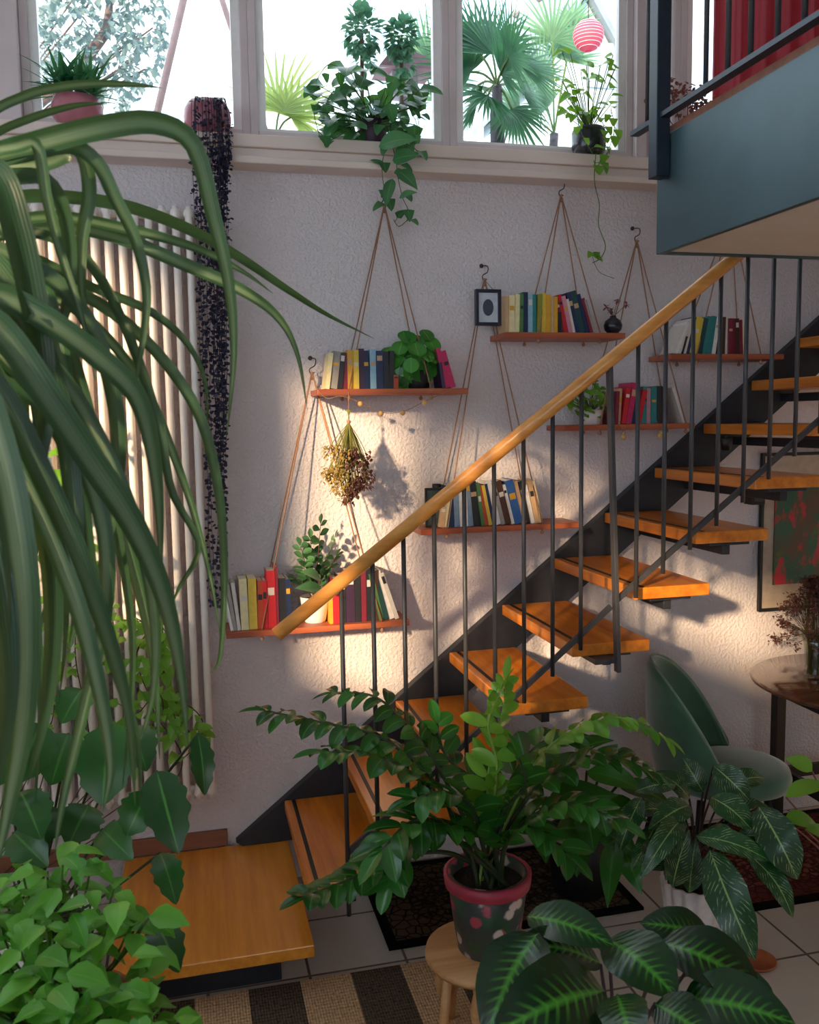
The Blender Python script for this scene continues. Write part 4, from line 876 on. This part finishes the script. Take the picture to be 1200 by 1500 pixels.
# small black spotlight and box under the upper treads
q=at(1064,655,1,-.30); q=V((q.x,q.y,tz(9)-.0435)); s_=thing('spotlight','small black and white spotlight fixed under an upper stair tread','lamp',q)
MB().tube([q+V((0,0,-.002)),q+V((0,0,-.03))],.006,8).build('lamp_arm',M['black'],s_); MB().lathe([(.001,-.05),(.018,-.05),(.026,-.005),(.022,-.002),(.001,-.002)],20,q-V((0,0,.01))).build('lamp_shade',M['black'],s_)
q=at(1106,705,1,-.5); q=V((q.x,-.5,tz(8)-.0435-.026)); s_=thing('junction_box','small black box fixed below the outer end of an upper tread, above the painting frame','box',q)
MB().box(q-V((.028,.028,.052)),q+V((.028,.028,-.0005))).build('box_body',M['black'],s_,False,bevel=.003); MB().box(q+V((-.02,-.03,-.04)),q+V((.02,-.0285,-.012))).build('cover_plate',M['steel'],s_,False)
# ---------------------------------------------------------------- curtain, dried hydrangea
cu=MB(); a,b=2.19,3.35; n=150; vs=[]
for i in range(n+1):
    x=a+(b-a)*i/n; y=-.035+.034*math.sin(i*.42)+.010*math.sin(i*1.3)
    for z in (2.885,3.3,3.8,4.35): vs.append((x,y,z))
cu.add(vs,[(i*4+j,(i+1)*4+j,(i+1)*4+j+1,i*4+j+1) for i in range(n) for j in range(3)])
b=NB('red_curtain_cloth'); n_=b.noise(b.coord(scale=(1,1,.1)),6,3); cm=b.bsdf(b.mix(n_,hexc('#a83a4a'),hexc('#d4707c')),.8,trans=.25,tcol=hexc('#d85a68'))
o=cu.build('curtain',cm,None,True,(2.7,-.03,2.9)); md=o.modifiers.new('thick','SOLIDIFY'); md.thickness=.002
tag(o,'red window curtain hanging behind the gallery railing','curtain')
q=at(1000,170,1,-.04); q=V((2.06,-.045,LZ)); hy=thing('dried_hydrangea','russet dried flower heads in a pot on the ledge behind the gallery post','potted plant',q)
pot(hy,q,.05,.04,.08,M['terracotta']); lf,sm=MB(),MB()
for cxp,cyp in ((966,150),(985,138),(1008,140),(1022,155),(1035,160),(1012,165)):
    cc_=PY(cxp,cyp,-.05); sm.tube([q+V((0,0,.06)),cc_],.002,4)
    for k in range(55): lf.leaf(cc_+V((U(-.045,.045),U(-.04,.03),U(-.04,.045))),V((U(-1,1),U(-1,1),U(-1,1))),V((0,0,1)),.02,.016,.3,.2,3,prof_round)
lf.build('flower_heads',plain('#8a5148',.8,0,.4,60),hy); sm.build('stem',M['brown'],hy)
# ---------------------------------------------------------------- outside
S(MB().box((-6,.2,2.55),(9,9,2.72)).build('floor_terrace',plain('#c9c6c0',.8,0,.08,4),smooth=False))
TZ=2.721
def OP(x,y,Y): return at(x,y,1,Y)
# far tree at left
tb0=V((-1.55,3.6,TZ)); tr=thing('garden_tree','pale blue-green leafy tree outside the leftmost window','tree',tb0); lf,sm=MB(),MB()
sm.tube(smoothpath([tb0,tb0+V((.05,0,.8)),OP(150,60,3.6),OP(140,-80,3.6)],10),[.05]*4+[.04]*4+[.02]*3,8)
for k in range(2600):
    a=U(0,6.28); r=math.sqrt(R_()); x=148+98*r*math.cos(a); y=40+130*r*math.sin(a)
    if y>172: continue
    if (math.sin(x*.11)+math.cos(y*.13+x*.05))<-.9: continue
    lf.leaf(OP(x,y,3.6+U(-.6,.5)),V((U(-1,1),U(-1,1),U(-1,.6))),V((0,-.5,1)),U(.05,.09),U(.03,.05),.4,.2,3)
for k in range(9): 
    p=OP(U(70,235),U(-30,150),3.6+U(-.4,.4)); sm.tube(smoothpath([tb0+V((.05,0,.7)),(tb0+p)/2+V((0,0,.4)),p],6),.007,5)
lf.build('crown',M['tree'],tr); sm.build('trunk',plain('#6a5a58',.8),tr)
# leaning poles
for k,(a,b,l) in enumerate((((228,175),(278,-40),'slender brown pole leaning right outside the left window'),((372,140),(312,-40),'slender grey pole leaning left outside beside the window frame'))):
    A,B=OP(*a,1.6),OP(*b,1.6); d_=(A-B).normalized(); A2=A+d_*((A.z-TZ)/abs(d_.z)); 
    tag(MB().tube([A2,B,B-d_*.6],.020 if k==0 else .016,10).build('wooden_pole',plain('#a58a88',.7),None,True,A2),l,'pole','terrace poles')
# palms
def palm(name,label,foot,hubs,mat,trunkpx,Y,n=26,L=.42,stem_w=.036,seed=0,potm=None,yj=.25):
    f=OP(*foot,Y); f.z=TZ; t=thing(name,label,'palm',f); top=OP(*trunkpx,Y); lf,sm,tk=MB(),MB(),MB()
    pot(t,f,.19,.15,.22,potm or M['black'])
    tk.tube(smoothpath([f+V((0,0,.18)),f.lerp(top,.6),top],8),[stem_w*1.25]*3+[stem_w]*4+[stem_w*.7]*2,12); tk.build('trunk',plain('#4e4a50',.9,0,.4,30,.01),t)
    for h,l in hubs:
        y2=Y+U(-yj,yj); fan(lf,sm,top,OP(*h,y2),n,l,.020,V((U(-.3,.3),-1,U(0,.6))),spread=U(2.6,3.6),droop=U(.2,.5))
    lf.build('fronds',mat,t); sm.build('stalk',M['stem'],t); return t
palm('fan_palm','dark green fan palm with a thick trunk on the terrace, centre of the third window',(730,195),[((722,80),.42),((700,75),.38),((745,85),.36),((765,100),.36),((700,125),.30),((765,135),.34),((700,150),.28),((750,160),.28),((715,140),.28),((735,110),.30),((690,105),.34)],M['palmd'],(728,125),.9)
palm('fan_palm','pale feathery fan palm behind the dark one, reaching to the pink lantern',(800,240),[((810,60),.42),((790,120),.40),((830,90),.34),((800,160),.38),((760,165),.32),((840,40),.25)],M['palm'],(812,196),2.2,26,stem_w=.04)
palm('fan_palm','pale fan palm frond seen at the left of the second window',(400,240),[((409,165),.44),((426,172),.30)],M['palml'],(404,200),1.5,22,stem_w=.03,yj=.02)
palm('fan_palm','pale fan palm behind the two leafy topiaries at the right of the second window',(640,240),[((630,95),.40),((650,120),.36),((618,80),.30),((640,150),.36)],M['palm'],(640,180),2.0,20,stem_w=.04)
# topiary pair
for (x,y,wh) in ((530,46,'left'),(588,56,'right')):
    f=OP(x,230,1.1); f=V((f.x,1.1,TZ)); t=thing('topiary_shrub','slim leafy topiary on a bare stem outside the second window, %s of two'%wh,'shrub',f,'topiary pair'); lf,sm=MB(),MB()
    cc_=OP(x,y,1.1); pot(t,f,.13,.10,.2,M['terracotta']); sm.tube([f+V((0,0,.16)),cc_],.01,6)
    w_=30 if wh=='left' else 24
    bush(lf,cc_,(w_*.0027,.08,w_*.0040),260,.045,.032); bush(lf,cc_+V((.01,0,-.13)),(w_*.0016,.06,.05),40,.045,.03)
    lf.build('foliage',M['topi'],t); sm.build('stem',M['brown'],t)
# bird house
q=OP(590,98,1.35); f=V((q.x,1.35,TZ)); t=thing('bird_table','little roofed bird table on a post outside, behind the ivy','bird table',f)
MB().tube([f,V((q.x,1.35,q.z-.10))],.025,8).build('post',plain('#a9a4b0',.7),t)
MB().box((q.x-.07,1.30,q.z-.16),(q.x+.07,1.40,q.z-.03)).build('house_box',plain('#b8b2bd',.7),t,False)
MB().prism([(q.x-.15,q.z-.04),(q.x-.10,q.z+.02),(q.x,q.z+.05),(q.x+.10,q.z+.02),(q.x+.15,q.z-.04)],1,1.24,1.46).build('roof',plain('#9a7480',.6),t,False)
# lantern, fairy light string
q=OP(862,52,1.9); t=thing('paper_lantern','round pink paper lantern hanging outside the third window','lantern',q)
r=.5*44*((q-CP).dot(CF))/FPX; MB().lathe([(r*math.sin(a/24*math.pi)*(1+.02*(a%2)) if 1<a<23 else r*.22,-r*math.cos(a/24*math.pi)) for a in range(1,24)],32,q).build('lantern_shade',(lambda b:b.bsdf(hexc('#cf5a78'),.7,trans=.35,tcol=hexc('#e06880')))(NB('pink_paper')),t)
MB().tube([q+V((0,0,r)),q+V((0,0,.9))],.003,5).build('cord',M['steel'],t)
rb=MB()
for k in range(-4,5):
    zz=r*k/5; rr=math.sqrt(r*r-zz*zz)*1.005; rb.tube([q+V((rr*math.cos(a*math.pi/16),rr*math.sin(a*math.pi/16),zz)) for a in range(33)],.0028,4)
rb.build('ribs',plain('#e8c0c8',.6),t)
for x,y,wh in ((756,20,'left'),(790,-4,'right')):
    q=OP(x,y,1.7); t=thing('garden_globe','small grey wicker globe hanging from a cord above the fan palm, %s one of two'%wh,'ornament',q,'wicker globes')
    MB().ball(q,.026,12).build('globe',plain('#8f9298',.8,0,.4,80,.004),t); MB().tube([q+V((0,0,.026)),q+V((.12,0,.9))],.002,4).build('cord',M['steel'],t)
# gabled house
hx=OP(860,0,7.0); t=thing('gabled_house','pale blue-grey gabled house with a tiled roof beyond the terrace','house',(hx.x,7.5,TZ))
pk=OP(857,-8,6.5); le=OP(795,100,6.5); x0=le.x; x1=pk.x+(pk.x-le.x)
MB().prism([(x0,TZ),(x1,TZ),(x1,le.z),(pk.x,pk.z-.05),(x0,le.z)],1,6.5,8.6).build('house_wall',plain('#aebfc8',.8,0,.06,3),t,False)
MB().prism([(x0-.12,le.z-.12),(pk.x,pk.z),(x1+.12,le.z-.12),(x1+.12,le.z-.02),(pk.x,pk.z+.12),(x0-.12,le.z-.02)],1,6.4,8.7).build('roof',plain('#7d8b96',.7,0,.2,3),t,False)
wq=OP(880,90,6.5); wf=MB().box((wq.x-.18,6.47,wq.z-.3),(wq.x+.18,6.51,wq.z+.2)).build('window',plain('#8fa0aa',.3),t,False)
for k in range(26):
    pass
# ground beyond
S(MB().box((-60,9,2.0),(70,80,2.2)).build('floor_street',plain('#b9bcb8',.9,0,.1,1),smooth=False))
# ---------------------------------------------------------------- light
sc=bpy.context.scene
w=bpy.data.worlds.new('sky'); sc.world=w; w.use_nodes=True; nt=w.node_tree; nt.nodes.clear()
tc=nt.nodes.new('ShaderNodeTexCoord'); no=nt.nodes.new('ShaderNodeTexNoise'); no.inputs['Scale'].default_value=3.2; no.inputs['Detail'].default_value=5
mr=nt.nodes.new('ShaderNodeMapRange'); mr.inputs[1].default_value=.42; mr.inputs[2].default_value=.62
mx=nt.nodes.new('ShaderNodeMix'); mx.data_type='RGBA'; mx.inputs[6].default_value=(.55,.80,1,1); mx.inputs[7].default_value=(1,1,1,1)
bg=nt.nodes.new('ShaderNodeBackground'); bg.inputs[1].default_value=1.05; ou=nt.nodes.new('ShaderNodeOutputWorld')
for a,b in ((tc.outputs['Generated'],no.inputs['Vector']),(no.outputs[0],mr.inputs[0]),(mr.outputs[0],mx.inputs[0]),(mx.outputs[2],bg.inputs[0]),(bg.outputs[0],ou.inputs[0])): nt.links.new(a,b)
sl=bpy.data.lights.new('sun','SUN'); so=bpy.data.objects.new('sun',sl); C.objects.link(so)
sl.energy=2.7; sl.angle=math.radians(2.8); sl.color=(1,.72,.42)
d=V((.85,1,-.36)).normalized(); so.rotation_euler=d.to_track_quat('-Z','Y').to_euler(); so.location=(-4,-4,4)
vs=sc.view_settings; vs.view_transform='Standard'; vs.look='None'; vs.gamma=1; vs.use_curve_mapping=False; vs.exposure=1.75
sc.cycles.max_bounces=8; sc.cycles.transparent_max_bounces=16; sc.cycles.sample_clamp_indirect=4
cam.dof.use_dof=True; cam.dof.focus_distance=3.3; cam.dof.aperture_fstop=7.0
